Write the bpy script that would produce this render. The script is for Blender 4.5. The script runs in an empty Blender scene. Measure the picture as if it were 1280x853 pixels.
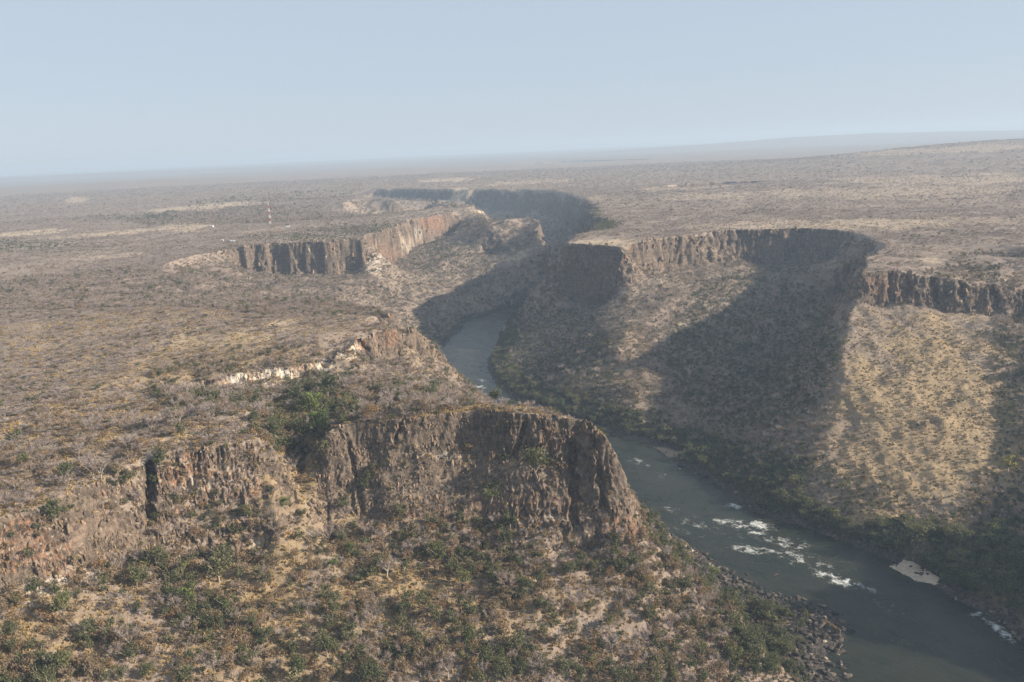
import bpy, bmesh, math, random, os
import numpy as np
from mathutils import Matrix, Vector

DBG = os.environ.get('DBG', '')
random.seed(7)
rng = np.random.default_rng(11)

# ------------------------------------------------------------------ camera model
W0, H0 = 1280.0, 853.0
F = 1040.0                       # focal length in photo pixels
HC = 180.0                       # camera height above the plateau (m)
ROLL = math.atan(0.0453)
HOR = 184.0                      # true horizon at the picture centre
PITCH = math.atan((H0 / 2 - HOR) / F * math.cos(ROLL))
_fw = np.array([0.0, math.cos(PITCH), -math.sin(PITCH)])
_R0 = np.array([1.0, 0.0, 0.0])
_U0 = np.array([0.0, math.sin(PITCH), math.cos(PITCH)])
RC = math.cos(ROLL) * _R0 - math.sin(ROLL) * _U0
UC = math.sin(ROLL) * _R0 + math.cos(ROLL) * _U0
RIVER_Z = -175.0


def ray(px, py):
    u = (px - W0 / 2) / F
    v = (H0 / 2 - py) / F
    return _fw + u * RC + v * UC


def P(px, py, z):
    d = ray(px, py)
    t = (z - HC) / d[2]
    return (d[0] * t, d[1] * t, z)


# ------------------------------------------------------------------ numpy noise
def _hash(ix, iy, seed):
    h = (ix.astype(np.uint32) * np.uint32(374761393) + iy.astype(np.uint32) * np.uint32(668265263)
         + np.uint32(seed) * np.uint32(2246822519))
    h = (h ^ (h >> np.uint32(13))) * np.uint32(1274126177)
    return h ^ (h >> np.uint32(16))


def noise2(x, y, seed=0):
    x = np.asarray(x, np.float64); y = np.asarray(y, np.float64)
    fx = np.floor(x); fy = np.floor(y)
    ix = fx.astype(np.int64); iy = fy.astype(np.int64)
    tx = (x - fx).astype(np.float32); ty = (y - fy).astype(np.float32)
    u = tx * tx * tx * (tx * (tx * 6 - 15) + 10)
    v = ty * ty * ty * (ty * (ty * 6 - 15) + 10)

    def g(dx, dy):
        h = _hash(ix + dx, iy + dy, seed)
        a = h.astype(np.float32) * np.float32(2 * math.pi / 4294967296.0)
        return np.cos(a) * (tx - dx) + np.sin(a) * (ty - dy)
    a = g(0, 0); b = g(1, 0); c = g(0, 1); d = g(1, 1)
    return ((a + u * (b - a)) * (1 - v) + (c + u * (d - c)) * v) * 1.5


def noise3(x, y, z, seed=0):
    fz = np.floor(z)
    iz = fz.astype(np.int64)
    tz = (z - fz).astype(np.float32)
    w = tz * tz * (3 - 2 * tz)
    # cheap 3-D noise: blend of 2-D slices with shifted domains
    a = noise2(x + iz * 17.31, y + iz * 9.77, seed)
    b = noise2(x + (iz + 1) * 17.31, y + (iz + 1) * 9.77, seed)
    return a + w * (b - a)


def fbm(x, y, oct=4, seed=0, gain=0.5, lac=2.03):
    s = 0; a = 1.0; t = 0
    for i in range(oct):
        s = s + a * noise2(x, y, seed + i * 31)
        t += a; a *= gain; x = x * lac + 13.7; y = y * lac - 7.1
    return s / t


def sstep(a, b, x):
    t = np.clip((x - a) / (b - a), 0, 1)
    return t * t * (3 - 2 * t)


# ------------------------------------------------------------------ terrain contours
RZ = RIVER_Z
right_bank_px = [(2000, 1260), (1620, 1000), (1420, 880), (1330, 830), (1280, 800), (1235, 772), (1200, 755), (1150, 727), (1120, 708), (1050, 680), (1000, 660), (930, 640),
                 (900, 612), (860, 592), (830, 577), (795, 560), (760, 545), (690, 520), (640, 503), (612, 482), (600, 462),
                 (603, 448), (618, 425), (640, 398), (655, 385)]
RIGHT_BANK = [P(x, y, RZ)[:2] for x, y in right_bank_px] + [(70, 1795), (120, 1800), (165, 1835), (183, 1905), (176, 2010), (160, 2120), (185, 2320), (168, 2560), (40, 2880), (-210, 3290), (-400, 3420)]
left_bank_px = [(1130, 1300), (1100, 1080), (1075, 930), (1066, 853), (1055, 830), (1052, 806), (1072, 786), (1062, 766), (1040, 757), (1000, 747), (960, 736), (920, 717),
                (880, 692), (840, 667), (815, 643), (796, 622)]
LEFT_BANK = [P(x, y, RZ)[:2] for x, y in left_bank_px] + [(75, 905), (25, 975), (-30, 1080), (-68, 1170)] + \
            [P(x, y, RZ)[:2] for x, y in [(572, 490), (552, 458), (558, 432), (583, 406), (612, 390), (640, 381)]] + \
            [(30, 1878), (75, 1880), (112, 1895), (130, 1940), (126, 2010), (108, 2130), (128, 2320), (104, 2500), (-40, 2790), (-280, 3170), (-440, 3330)]

C = []      # list of 3-D polylines


def L(*pts):
    C.append([P(*p) for p in pts])


def PD(px, py, dep):
    d = ray(px, py)
    t = dep / d[1]
    return (d[0] * t, dep, HC + d[2] * t)


def D(*pts):
    C.append([PD(*p) for p in pts])


def DO(rim, *pts):
    """points seen at a pixel, a given distance in front of a rim"""
    rp = sorted((p[0], P(*p)[1]) for p in rim)
    for_rim = np.array(rp)
    C.append([PD(px, py, float(np.interp(px, for_rim[:, 0], for_rim[:, 1])) - off) for px, py, off in pts])


def LW(*pts):
    C.append([tuple(map(float, p)) for p in pts])


# --- foreground bench on the left with its cliff
BENCH_RIM = [(-330, 760, -6), (-150, 700, -6), (0, 645, -6), (60, 630, -7), (120, 602, -6), (180, 572, -4), (195, 568, -4), (240, 562, -4), (290, 552, -3), (322, 546, -3), (340, 560, -10)]
L((358, 592, -28), (364, 632, -48))
L(*BENCH_RIM)
DO(BENCH_RIM[:10], (-330, 850, 14), (-150, 800, 16), (0, 748, 20), (60, 737, 22), (130, 708, 28), (200, 692, 36), (260, 697, 40), (330, 690, 42))
DO(BENCH_RIM[:10], (230, 628, 16), (300, 625, 20))
DO(BENCH_RIM, (338, 600, 12), (345, 640, 26), (352, 686, 42))
L((-330, 700, 1), (-150, 640, 1), (0, 596, 1), (90, 570, 1), (170, 545, 1), (250, 525, 1), (310, 515, 0), (335, 522, -6))
L((-250, 960, -55), (0, 860, -62), (160, 855, -76), (320, 853, -88), (480, 853, -99), (640, 853, -110), (780, 853, -124), (900, 853, -143))
L((0, 1010, -95), (320, 1010, -130), (640, 1010, -150), (900, 1010, -170))
LW((-420, 300, -120), (-150, 290, -150), (100, 290, -168))
L((822, 690, -160), (852, 730, -166), (900, 772, -167), (950, 818, -168), (990, 860, -170), (1012, 890, -171))
L((1004, 766, -170), (1030, 774, -169), (1050, 790, -169.5))
# --- mesa
MESA_RIM = [(405, 542, -7), (432, 531, -3), (480, 526, -1), (540, 519, 0), (600, 513, 1), (640, 517, 1), (700, 520, -2), (738, 527, -6), (759, 547, -15), (779, 594, -42), (802, 655, -83)]
L(*MESA_RIM)
L((800, 660, -86), (850, 711, -106), (900, 752, -124), (950, 803, -144), (1004, 866, -165))
DO(MESA_RIM, (430, 566, 5), (500, 562, 5), (560, 566, 6), (620, 572, 7), (690, 580, 7), (735, 590, 6))
DO(MESA_RIM, (412, 642, 20), (450, 644, 24), (520, 646, 26), (600, 650, 28), (680, 648, 24), (740, 640, 18), (772, 640, 10))
DO(MESA_RIM, (408, 672, 30), (412, 676, 32), (450, 684, 40), (520, 692, 44), (600, 696, 46), (680, 694, 41), (740, 686, 30), (785, 680, 16))
DO(MESA_RIM, (405, 590, 5), (404, 650, 22))
# behind the mesa: narrow top, then falling to the ravine and the gorge
L((450, 517, -4), (540, 510, -2), (620, 505, -1), (690, 514, -5))
L((430, 503, -24), (500, 497, -24), (540, 493, -28), (565, 492, -40))
LW((-20, 700, -46), (40, 690, -56), (75, 680, -76))
LW((0, 800, -105), (50, 770, -114), (85, 740, -132), (110, 715, -159))
# ravine
L((366, 668, -61), (374, 625, -46), (380, 590, -36), (386, 550, -28), (394, 520, -24), (395, 495, -22), (330, 500, -20), (250, 505, -12), (170, 500, -4))
# --- promontory in the middle left
L((130, 428, 0), (240, 418, 1), (300, 412, 1), (400, 418, 0), (452, 413, 0), (492, 409, 0))
L((236, 483, -17), (285, 471, -16), (350, 460, -15), (410, 452, -15), (440, 428, -6), (470, 415, -3), (496, 412, -4))
L((236, 494, -24), (285, 487, -27), (350, 477, -27), (410, 467, -27), (440, 452, -26), (475, 452, -31), (500, 448, -33))
L((496, 412, -4), (520, 440, -34), (548, 466, -56), (572, 490, -78))
L((510, 405, 0), (540, 425, -35))
# --- left side plateau
L((-200, 560, 1), (40, 520, 1), (160, 470, 1))
L((-300, 420, 0), (60, 400, 0), (180, 385, 0), (330, 398, 0), (470, 395, -2))
L((330, 376, -26), (420, 376, -30), (490, 392, -28))
L((240, 356, -24), (320, 360, -58), (400, 358, -66), (450, 356, -72))
L((200, 330, -2), (250, 318, -3), (285, 310, -2))
ZZ = [(-592, 1783), (-572, 1775), (-556, 1799), (-540, 1795), (-520, 1788), (-508, 1812), (-486, 1805), (-452, 1796), (-446, 1823), (-418, 1815), (-404, 1820), (-388, 1801), (-366, 1798), (-352, 1818), (-327, 1815)]
LW(*[(x, y, 0) for x, y in ZZ])
LW(*[(x - 3, y - 15, -74) for x, y in ZZ])
L((450, 296, 0), (480, 289, 0), (505, 281, 0), (530, 273, 0), (560, 265, 0), (590, 260, -3), (612, 276, -14), (632, 275, -6), (656, 272, -2))
DO([(450, 296, 0), (480, 289, 0), (505, 281, 0), (530, 273, 0), (560, 265, 0)], (470, 341, 40), (495, 327, 40), (520, 313, 40), (560, 294, 40))
L((225, 335, -16), (262, 338, -26))
L((545, 330, -86), (580, 320, -80), (625, 316, -82), (664, 318, -86))
L((656, 272, -2), (669, 277, -12), (676, 300, -42), (684, 314, -62), (694, 328, -84), (691, 345, -112))
L((560, 355, -118), (600, 352, -126), (640, 352, -130), (691, 347, -114))
L((-200, 330, 0), (100, 320, 0), (180, 300, 0), (330, 288, 0), (430, 285, 0), (500, 268, 0), (560, 256, 0))
LW((-620, 3200, 0), (-640, 3400, 0), (-600, 3600, 0), (-640, 3800, 0))
# far side of the left plateau, looking over into the next bend
L((440, 247, 0), (480, 247, 0), (520, 249, 0), (560, 252, 0), (580, 254, 0), (592, 259, -2))
LW((-560, 3220, -60), (-350, 3040, -60), (-200, 2800, -60))
LW((0, 2330, -60), (60, 2330, -80), (90, 2200, -70))
# --- far wall of the gorge
L((430, 232, 0), (478, 236, 0), (520, 236, 0), (564, 236.5, 0), (598, 236.5, 0), (650, 236.3, 0), (690, 237.8, 0), (715, 243, 0), (740, 252, 0), (746, 260, 0), (741, 268, 0), (756, 276, 0), (734, 290, 0), (722, 293, 0), (706, 305, 0))
C.append([(x - 35, y - 45, -105) for x, y, z in C[-1][4:10]])
C.append([(x - 14, y - 26, -62) for x, y, z in C[-2][1:4]])
L((450, 226, 0), (600, 225, 0), (700, 227, 0), (760, 240, 0), (790, 265, 0))
# --- promontory on the right
RIGHT_RIM = [(706, 305, 0), (740, 306, 0), (776, 310, 0), (786, 305, 0), (820, 300, 0), (880, 290, 0), (940, 287, 0), (1000, 285, 0), (1060, 288, 0), (1090, 296, 0), (1105, 305, 0), (1092, 320, 0), (1076, 340, 0), (1110, 338, 0), (1160, 345, -9), (1210, 352, -17), (1250, 357, -24), (1290, 361, -29), (1400, 372, -38), (1600, 400, -20)]
L(*RIGHT_RIM)
DO(RIGHT_RIM[:3], (706, 375, 10), (735, 388, 22), (772, 380, 12))
DO(RIGHT_RIM[:3], (778, 345, 10), (783, 380, 60), (787, 420, 240))
L((793, 480, -134), (803, 542, -172))
L((690, 430, -150), (735, 432, -128), (772, 432, -106))
DO(RIGHT_RIM[3:9], (792, 342, 16), (850, 334, 18), (920, 328, 18), (990, 330, 18), (1050, 340, 22))
L((850, 575, -172), (900, 532, -168), (960, 482, -158), (1010, 420, -142), (1050, 370, -100))
DO(RIGHT_RIM[12:], (1078, 380, 12), (1110, 386, 16), (1130, 380, 16), (1180, 389, 18), (1215, 393, 18), (1290, 404, 18))
L((1068, 378, -36), (1055, 440, -72), (1050, 510, -108), (1020, 578, -138), (965, 622, -164))
L((1130, 520, -108), (1190, 520, -107))
L((1090, 640, -157), (1160, 640, -154))
L((1272, 415, -66), (1256, 480, -98), (1248, 560, -128), (1236, 660, -160))
L((1350, 460, -80), (1360, 560, -118), (1370, 660, -145), (1380, 740, -165))
L((1440, 440, -76), (1480, 520, -100))
LW((405, 520, -92), (432, 527, -80), (522, 562, -76), (620, 600, -60), (760, 640, -20))
LW((385, 575, -140), (480, 625, -130))
LW((470, 430, -130), (600, 400, -70))
# --- right plateau
L((1000, 262, 0), (1150, 290, 0), (1250, 305, 0), (1380, 320, 0))
L((800, 270, 0), (900, 262, 0), (1000, 250, 0), (1200, 250, 0), (1380, 260, 0))
L((1135, 312, 2), (1190, 318, 1), (1290, 322, 1))
L((1200, 330, -16), (1240, 334, -24), (1300, 339, -28))
L((1130, 330, 0), (1190, 338, -9), (1250, 347, -17))
L((700, 215, 0), (900, 215, 0), (1300, 215, 0))


class Grid:
    def __init__(s, x0, x1, y0, y1, h):
        s.x0, s.y0, s.h = x0, y0, h
        s.nx = int(round((x1 - x0) / h)) + 1
        s.ny = int(round((y1 - y0) / h)) + 1
        s.z = np.zeros((s.ny, s.nx), np.float32)

    def sample(s, x, y):
        fx = np.clip((x - s.x0) / s.h, 0, s.nx - 1.001)
        fy = np.clip((y - s.y0) / s.h, 0, s.ny - 1.001)
        ix = fx.astype(np.int32); iy = fy.astype(np.int32)
        tx = (fx - ix).astype(np.float32); ty = (fy - iy).astype(np.float32)
        z = s.z
        return ((z[iy, ix] * (1 - tx) + z[iy, ix + 1] * tx) * (1 - ty)
                + (z[iy + 1, ix] * (1 - tx) + z[iy + 1, ix + 1] * tx) * ty)

    def inside(s, x, y, m):
        return np.clip(np.minimum(np.minimum(x - s.x0, s.x0 + (s.nx - 1) * s.h - x),
                                  np.minimum(y - s.y0, s.y0 + (s.ny - 1) * s.h - y)) / m, 0, 1)

    def coords(s):
        return np.meshgrid(s.x0 + np.arange(s.nx) * s.h, s.y0 + np.arange(s.ny) * s.h)


def in_poly(poly, X, Y):
    res = np.zeros(X.shape, bool)
    n = len(poly)
    for i in range(n):
        x1, y1 = poly[i]; x2, y2 = poly[(i + 1) % n]
        if y1 == y2:
            continue
        c = ((y1 > Y) != (y2 > Y)) & (X < (x2 - x1) * (Y - y1) / (y2 - y1) + x1)
        res ^= c
    return res


RIVER_POLY = LEFT_BANK + RIGHT_BANK[::-1]


def raster(g):
    acc = np.zeros((g.ny, g.nx)); cnt = np.zeros((g.ny, g.nx))
    for pl in C:
        for a, b in zip(pl[:-1], pl[1:]):
            a = np.array(a); b = np.array(b)
            n = max(2, int(np.hypot(*(b - a)[:2]) / (g.h * 0.4)))
            t = np.linspace(0, 1, n)[:, None]
            p = a + (b - a) * t
            ix = np.round((p[:, 0] - g.x0) / g.h).astype(int)
            iy = np.round((p[:, 1] - g.y0) / g.h).astype(int)
            ok = (ix >= 0) & (iy >= 0) & (ix < g.nx) & (iy < g.ny)
            np.add.at(acc, (iy[ok], ix[ok]), p[ok, 2]); np.add.at(cnt, (iy[ok], ix[ok]), 1)
    fixed = cnt > 0
    val = np.where(fixed, acc / np.maximum(cnt, 1), 0).astype(np.float32)
    X, Y = g.coords()
    riv = in_poly(RIVER_POLY, X, Y)
    val[riv] = RZ - 3.0
    fixed |= riv
    return fixed, val


def relax(z, fixed, val, it):
    z = z.copy(); z[fixed] = val[fixed]
    ny, nx = z.shape
    jj, ii = np.indices(z.shape)
    red = ((jj + ii) % 2 == 0) & ~fixed
    blk = ((jj + ii) % 2 == 1) & ~fixed
    for k in range(it):
        w = 1.0 if k < 2 else 1.75
        if k > it - 6:
            w = 1.0
        for m in (red, blk):
            p = np.pad(z, 1, mode='edge')
            avg = 0.25 * (p[:-2, 1:-1] + p[2:, 1:-1] + p[1:-1, :-2] + p[1:-1, 2:])
            z[m] += w * (avg[m] - z[m])
    return z


def blur(z, n):
    for _ in range(n):
        p = np.pad(z, 1, mode='edge')
        z = (p[:-2, 1:-1] + p[2:, 1:-1] + p[1:-1, :-2] + p[1:-1, 2:] + 4 * z) / 8
    return z


def solve(g, coarse=None, it=220, nb=2):
    if coarse is None:
        prev = None
        for h in (64, 32, 16, g.h):
            gg = Grid(g.x0, g.x0 + (g.nx - 1) * g.h, g.y0, g.y0 + (g.ny - 1) * g.h, h)
            fx, vl = raster(gg)
            if True:     # plateau along the outer edge, left/right/far
                q = int(1500 / h)
                for sl in (np.s_[-1, :], np.s_[q:, 0], np.s_[q:, -1]):
                    fx[sl] = True; vl[sl] = 0
            X, Y = gg.coords()
            z0 = prev.sample(X, Y) if prev is not None else np.zeros((gg.ny, gg.nx), np.float32)
            gg.z = relax(z0.astype(np.float32), fx, vl, it)
            prev = gg
        g.z = blur(prev.z, nb)
        g.nx, g.ny = prev.nx, prev.ny
    else:
        fx, vl = raster(g)
        X, Y = g.coords()
        z0 = coarse.sample(X, Y).astype(np.float32)
        b = np.zeros_like(fx); b[0, :] = b[-1, :] = True; b[:, 0] = b[:, -1] = True
        vl = np.where(b, z0, vl); fx |= b
        g.z = blur(relax(z0, fx, vl, it), nb)
    return g


GA = solve(Grid(-2600, 2600, -400, 5240, 10))
GB = solve(Grid(-900, 1000, 280, 2900, 4), GA, 260, 0)
GC = solve(Grid(-440, 640, 300, 1620, 2), GB, 260, 0)


def hills(x, y):
    r = np.hypot(x, y)
    far = sstep(4600, 9000, r)
    z = far * (22 * fbm(x / 2600, y / 2600, 3, 5) + 9 * fbm(x / 700, y / 700, 3, 9))
    z = z + sstep(5000, 11000, r) * (-24)
    # low hill on the right skyline and ridges far off
    z = z + 92 * np.exp(-(((x - 3050) / 1150) ** 2 + ((y - 5000) / 900) ** 2))
    z = z + 150 * np.exp(-(((x - 7200) / 4200) ** 2 + ((y - 17500) / 1800) ** 2))
    z = z + 45 * np.exp(-(((x + 4300) / 2300) ** 2 + ((y - 8200) / 1500) ** 2))
    z = z + 60 * np.exp(-(((x + 9000) / 5000) ** 2 + ((y - 17000) / 1500) ** 2))
    return z


def seg_dist(x, y, a, b):
    ax, ay = a; bx, by = b
    dx, dy = bx - ax, by - ay
    l2 = dx * dx + dy * dy + 1e-9
    t = np.clip(((x - ax) * dx + (y - ay) * dy) / l2, 0, 1)
    return np.hypot(x - ax - t * dx, y - ay - t * dy), t


# far cuts of the same gorge seen edge-on across the plateau
FAR_CUTS = [([P(850, 233, 0), P(880, 230, 0), P(925, 228, 0)], 95, 75),
            ([P(690, 201, 0), P(730, 200, 0), P(765, 199, 0)], 420, 110)]


def base_height(x, y):
    z = GA.sample(x, y) * GA.inside(x, y, 300)
    w = GB.inside(x, y, 60); z = z * (1 - w) + GB.sample(x, y) * w
    w = GC.inside(x, y, 30); z = z * (1 - w) + GC.sample(x, y) * w
    z = z + hills(x, y)
    for pts, wid, dep in FAR_CUTS:
        for a, b in zip(pts[:-1], pts[1:]):
            mid = (a[0] * .5 + b[0] * .5, a[1] * .5 + b[1] * .5)
            near = np.hypot(x - mid[0], y - mid[1]) < np.hypot(a[0] - b[0], a[1] - b[1]) + wid * 3
            if near.any():
                d, _ = seg_dist(x[near], y[near], a[:2], b[:2])
                d = d + wid * 0.35 * fbm(x[near] / (wid * 1.2), y[near] / (wid * 1.2), 3, 77)
                zz = z[near]
                z[near] = np.minimum(zz, zz - dep * (1 - sstep(wid * 0.75, wid, d)) - 0.0)
    return z


# clefts in the cliffs: (top pixel, z, bottom pixel, z, half width m, depth m)
CLEFTS = []


def cleft(p, z, q, zq, w, dep):
    CLEFTS.append((P(*p, z)[:2], P(*q, zq)[:2], w, dep))


def height(x, y, detail=True):
    x = np.asarray(x, np.float64); y = np.asarray(y, np.float64)
    wx = 9 * fbm(x / 45, y / 45, 3, 21) + 3.0 * fbm(x / 11, y / 11, 2, 22)
    wy = 9 * fbm(x / 45, y / 45, 3, 23) + 3.0 * fbm(x / 11, y / 11, 2, 24)
    r = np.hypot(x, y)
    k = 0.55 + 0.6 * sstep(900, 2200, r)
    big = sstep(1000, 2000, r) * 26
    if big.max() > 0:
        wx = wx + big * noise2(x / 105, y / 105, 25) / np.maximum(k, .1); wy = wy + big * noise2(x / 105, y / 105, 26) / np.maximum(k, .1)
    z = base_height(x + wx * k, y + wy * k)
    wet = sstep(RZ + 0.5, RZ + 8, z)
    depth = sstep(-4, -25, z) * sstep(6000, 4000, r)
    rough = 1.1 + 2.4 * depth
    n = fbm(x / 60, y / 60, 3, 41) * 2.0 + fbm(x / 17, y / 17, 3, 42) * 0.8
    z = z + wet * rough * n
    # gullies on the valley sides
    z = z - wet * depth * 2.4 * np.abs(fbm(x / 38 + 3, y / 60, 3, 51)) ** 0.7
    return z


def hit(px, py):
    d = ray(px, py)
    t = 300.0
    ts = np.concatenate([np.arange(300, 3200, 2.0), np.arange(3200, 12000, 12.0), np.arange(12000, 40000, 60.0)])
    X = d[0] * ts; Y = d[1] * ts; Z = HC + d[2] * ts
    hz = height(X, Y)
    k = np.argmax(Z < hz)
    if k == 0:
        return (X[-1], Y[-1], hz[-1])
    a = (Z[k - 1] - hz[k - 1]); b = (hz[k] - Z[k])
    f = a / (a + b + 1e-9)
    t = ts[k - 1] + f * (ts[k] - ts[k - 1])
    return (d[0] * t, d[1] * t, HC + d[2] * t)


# ------------------------------------------------------------------ helpers
SC = bpy.context.scene
COL = SC.collection


def link(o):
    COL.objects.link(o)
    return o


def tag(o, label=None, cat=None, group=None, kind=None):
    if label: o['label'] = label
    if cat: o['category'] = cat
    if group: o['group'] = group
    if kind: o['kind'] = kind
    return o


def mesh_np(name, co, faces, smooth=True, mats=(), midx=None):
    me = bpy.data.meshes.new(name)
    co = np.asarray(co, np.float32); faces = np.asarray(faces, np.int32)
    k = faces.shape[1]
    me.vertices.add(len(co)); me.vertices.foreach_set('co', co.ravel())
    me.loops.add(faces.size); me.loops.foreach_set('vertex_index', faces.ravel())
    me.polygons.add(len(faces)); me.polygons.foreach_set('loop_start', np.arange(0, faces.size, k, dtype=np.int32))
    me.polygons.foreach_set('use_smooth', np.full(len(faces), smooth, bool))
    if midx is not None:
        me.polygons.foreach_set('material_index', np.asarray(midx, np.int32))
    for m in mats: me.materials.append(m)
    me.update(calc_edges=True)
    return me


def fattr(me, name, arr):
    a = me.attributes.new(name, 'FLOAT', 'POINT')
    a.data.foreach_set('value', np.asarray(arr, np.float32).ravel())


class NT:
    def __init__(s, name):
        s.m = bpy.data.materials.new(name); s.m.use_nodes = True
        s.t = s.m.node_tree; s.n = s.t.nodes
        s.b = s.n['Principled BSDF']
        s.b.inputs['Specular IOR Level'].default_value = 0.15
        s.b.inputs['Roughness'].default_value = 0.95

    def new(s, typ, **kw):
        n = s.n.new(typ)
        for k, v in kw.items(): setattr(n, k, v)
        return n

    def ln(s, a, b): s.t.links.new(a, b)

    def attr(s, name): return s.new('ShaderNodeAttribute', attribute_name=name).outputs['Fac']

    def noise(s, scale, detail=3, rough=.55, vec=None, dim='3D'):
        n = s.new('ShaderNodeTexNoise'); n.noise_dimensions = dim
        n.inputs['Scale'].default_value = scale; n.inputs['Detail'].default_value = detail; n.inputs['Roughness'].default_value = rough
        if vec is not None: s.ln(vec, n.inputs['Vector'])
        return n.outputs['Fac']

    def pos(s, sx=1, sy=1, sz=1):
        g = s.new('ShaderNodeNewGeometry')
        if (sx, sy, sz) == (1, 1, 1): return g.outputs['Position']
        v = s.new('ShaderNodeVectorMath', operation='MULTIPLY'); v.inputs[1].default_value = (sx, sy, sz)
        s.ln(g.outputs['Position'], v.inputs[0]); return v.outputs[0]

    def math(s, op, a, b=None, clamp=False):
        n = s.new('ShaderNodeMath', operation=op); n.use_clamp = clamp
        for i, q in enumerate((a, b)):
            if q is None: continue
            if isinstance(q, (int, float)): n.inputs[i].default_value = q
            else: s.ln(q, n.inputs[i])
        return n.outputs[0]

    def rng(s, v, a, b, c=0., d=1.):
        n = s.new('ShaderNodeMapRange'); n.interpolation_type = 'SMOOTHSTEP'
        s.ln(v, n.inputs[0])
        for i, q in enumerate((a, b, c, d)): n.inputs[i + 1].default_value = q
        return n.outputs[0]

    def mix(s, f, a, b):
        n = s.new('ShaderNodeMix', data_type='RGBA')
        if isinstance(f, (int, float)): n.inputs[0].default_value = f
        else: s.ln(f, n.inputs[0])
        for q, i in ((a, 6), (b, 7)):
            if isinstance(q, tuple): n.inputs[i].default_value = (*q, 1)
            else: s.ln(q, n.inputs[i])
        return n.outputs[2]

    def bump(s, h, strength, dist):
        n = s.new('ShaderNodeBump'); n.inputs['Strength'].default_value = strength; n.inputs['Distance'].default_value = dist
        s.ln(h, n.inputs['Height']); s.ln(n.outputs[0], s.b.inputs['Normal'])

    def col(s, c):
        if isinstance(c, tuple): s.b.inputs['Base Color'].default_value = (*c, 1)
        else: s.ln(c, s.b.inputs['Base Color'])
        return s


# ------------------------------------------------------------------ clefts and marks, at their real places
def add_cleft(p, q, w, dep):
    a = hit(*p); b = hit(*q)
    CLEFTS.append((a, b, w, dep))


for args in [((190, 572), (189, 655), 2.2, 13), ((458, 411), (461, 447), 2.6, 5), ((716, 560), (720, 672), 3.4, 7),
             ((655, 535), (640, 575), 2.0, 4), ((500, 535), (494, 560), 1.6, 3), ((745, 560), (756, 640), 2.0, 4),
             ((438, 560), (455, 670), 1.8, 3), ((1112, 346), (1114, 378), 3, 6), ((1135, 346), (1136, 374), 3, 6), ((1165, 350), (1170, 382), 4, 7),
             ((1200, 356), (1204, 386), 3, 7), ((1240, 362), (1246, 392), 5, 9)]:
    add_cleft(*args)

# ------------------------------------------------------------------ terrain sheet, denser where it is steep
_c = 0.15 if DBG else 0.076
_in = np.arange(-38, 38.001, _c); _w = np.arange(.5, 22, .45)
THETA = np.radians(np.concatenate([-38 - _w[::-1], _in, _in[-1] + _w]))


def col_of(t):
    return np.clip(np.round(np.interp(t, THETA, np.arange(len(THETA)))).astype(int), 0, len(THETA) - 1)


def build_terrain():
    dth = 0.15 if DBG else 0.076
    th = THETA
    q = 2.0 if DBG else 1.0
    fr = [190.0]
    while fr[-1] < 34000:
        r = fr[-1]; fr.append(r * (1 + (.0010 if r < 2800 else (.003 if r < 6000 else .008))))
    fr = np.array(fr)
    sub = np.arange(0, len(th), 4)
    Rf, Tf = np.meshgrid(fr, th[sub], indexing='ij')
    Zf = base_height(Rf * np.sin(Tf), Rf * np.cos(Tf))
    dz = np.abs(np.gradient(Zf, axis=0)) / np.gradient(fr)[:, None]
    unit = np.where(fr < 2800, .0017, np.where(fr < 6000, .004, .010))[:, None] * fr[:, None] * q
    dens = (1 + 1.1 * np.minimum(dz, 6)) / unit
    for _ in range(60):                     # smooth along the angle so rows do not shear
        p = np.pad(dens, ((0, 0), (1, 1)), mode='edge'); dens = (p[:, :-2] + p[:, 2:] + 2 * p[:, 1:-1]) / 4
    for _ in range(10):
        p = np.pad(dens, ((1, 1), (0, 0)), mode='edge'); dens = (p[:-2] + p[2:] + 2 * p[1:-1]) / 4
    cum = np.concatenate([np.zeros((1, dens.shape[1])), np.cumsum((dens[1:] + dens[:-1]) * .5 * np.diff(fr)[:, None], axis=0)])
    N = int(np.mean(cum[-1]))
    cumn = cum / cum[-1]
    s = np.linspace(0, 1, N)
    Rs = np.stack([np.interp(s, cumn[:, j], fr) for j in range(len(sub))], 1)
    R = np.empty((N, len(th)))
    for i in range(N): R[i] = np.interp(th, th[sub], Rs[i])
    T = np.broadcast_to(th, R.shape)
    X = R * np.sin(T); Y = R * np.cos(T)
    Z = height(X, Y)
    return X, Y, Z


def normals(X, Y, Z):
    Pn = np.stack([X, Y, Z], -1)
    du = np.gradient(Pn, axis=0); dv = np.gradient(Pn, axis=1)
    n = np.cross(dv, du); n /= np.linalg.norm(n, axis=-1, keepdims=True) + 1e-9
    n[n[..., 2] < 0] *= -1
    return n


TX, TY, TZ = build_terrain()
TB = TZ.copy()
n0 = normals(TX, TY, TZ)
for ax in (0, 1):                            # soften the normals used for pushing the rock out
    for _ in range(3):
        p = np.pad(n0, [(1, 1) if a == ax else (0, 0) for a in range(3)], mode='edge')
        n0 = (np.take(p, range(0, n0.shape[ax]), ax) + np.take(p, range(2, n0.shape[ax] + 2), ax) + 2 * n0) / 4
steep0 = 1 - n0[..., 2]
TR = np.hypot(TX, TY)
mark = {k_: np.zeros_like(TX) for k_ in ('pale', 'red', 'bare', 'gold', 'soft')}


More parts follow.
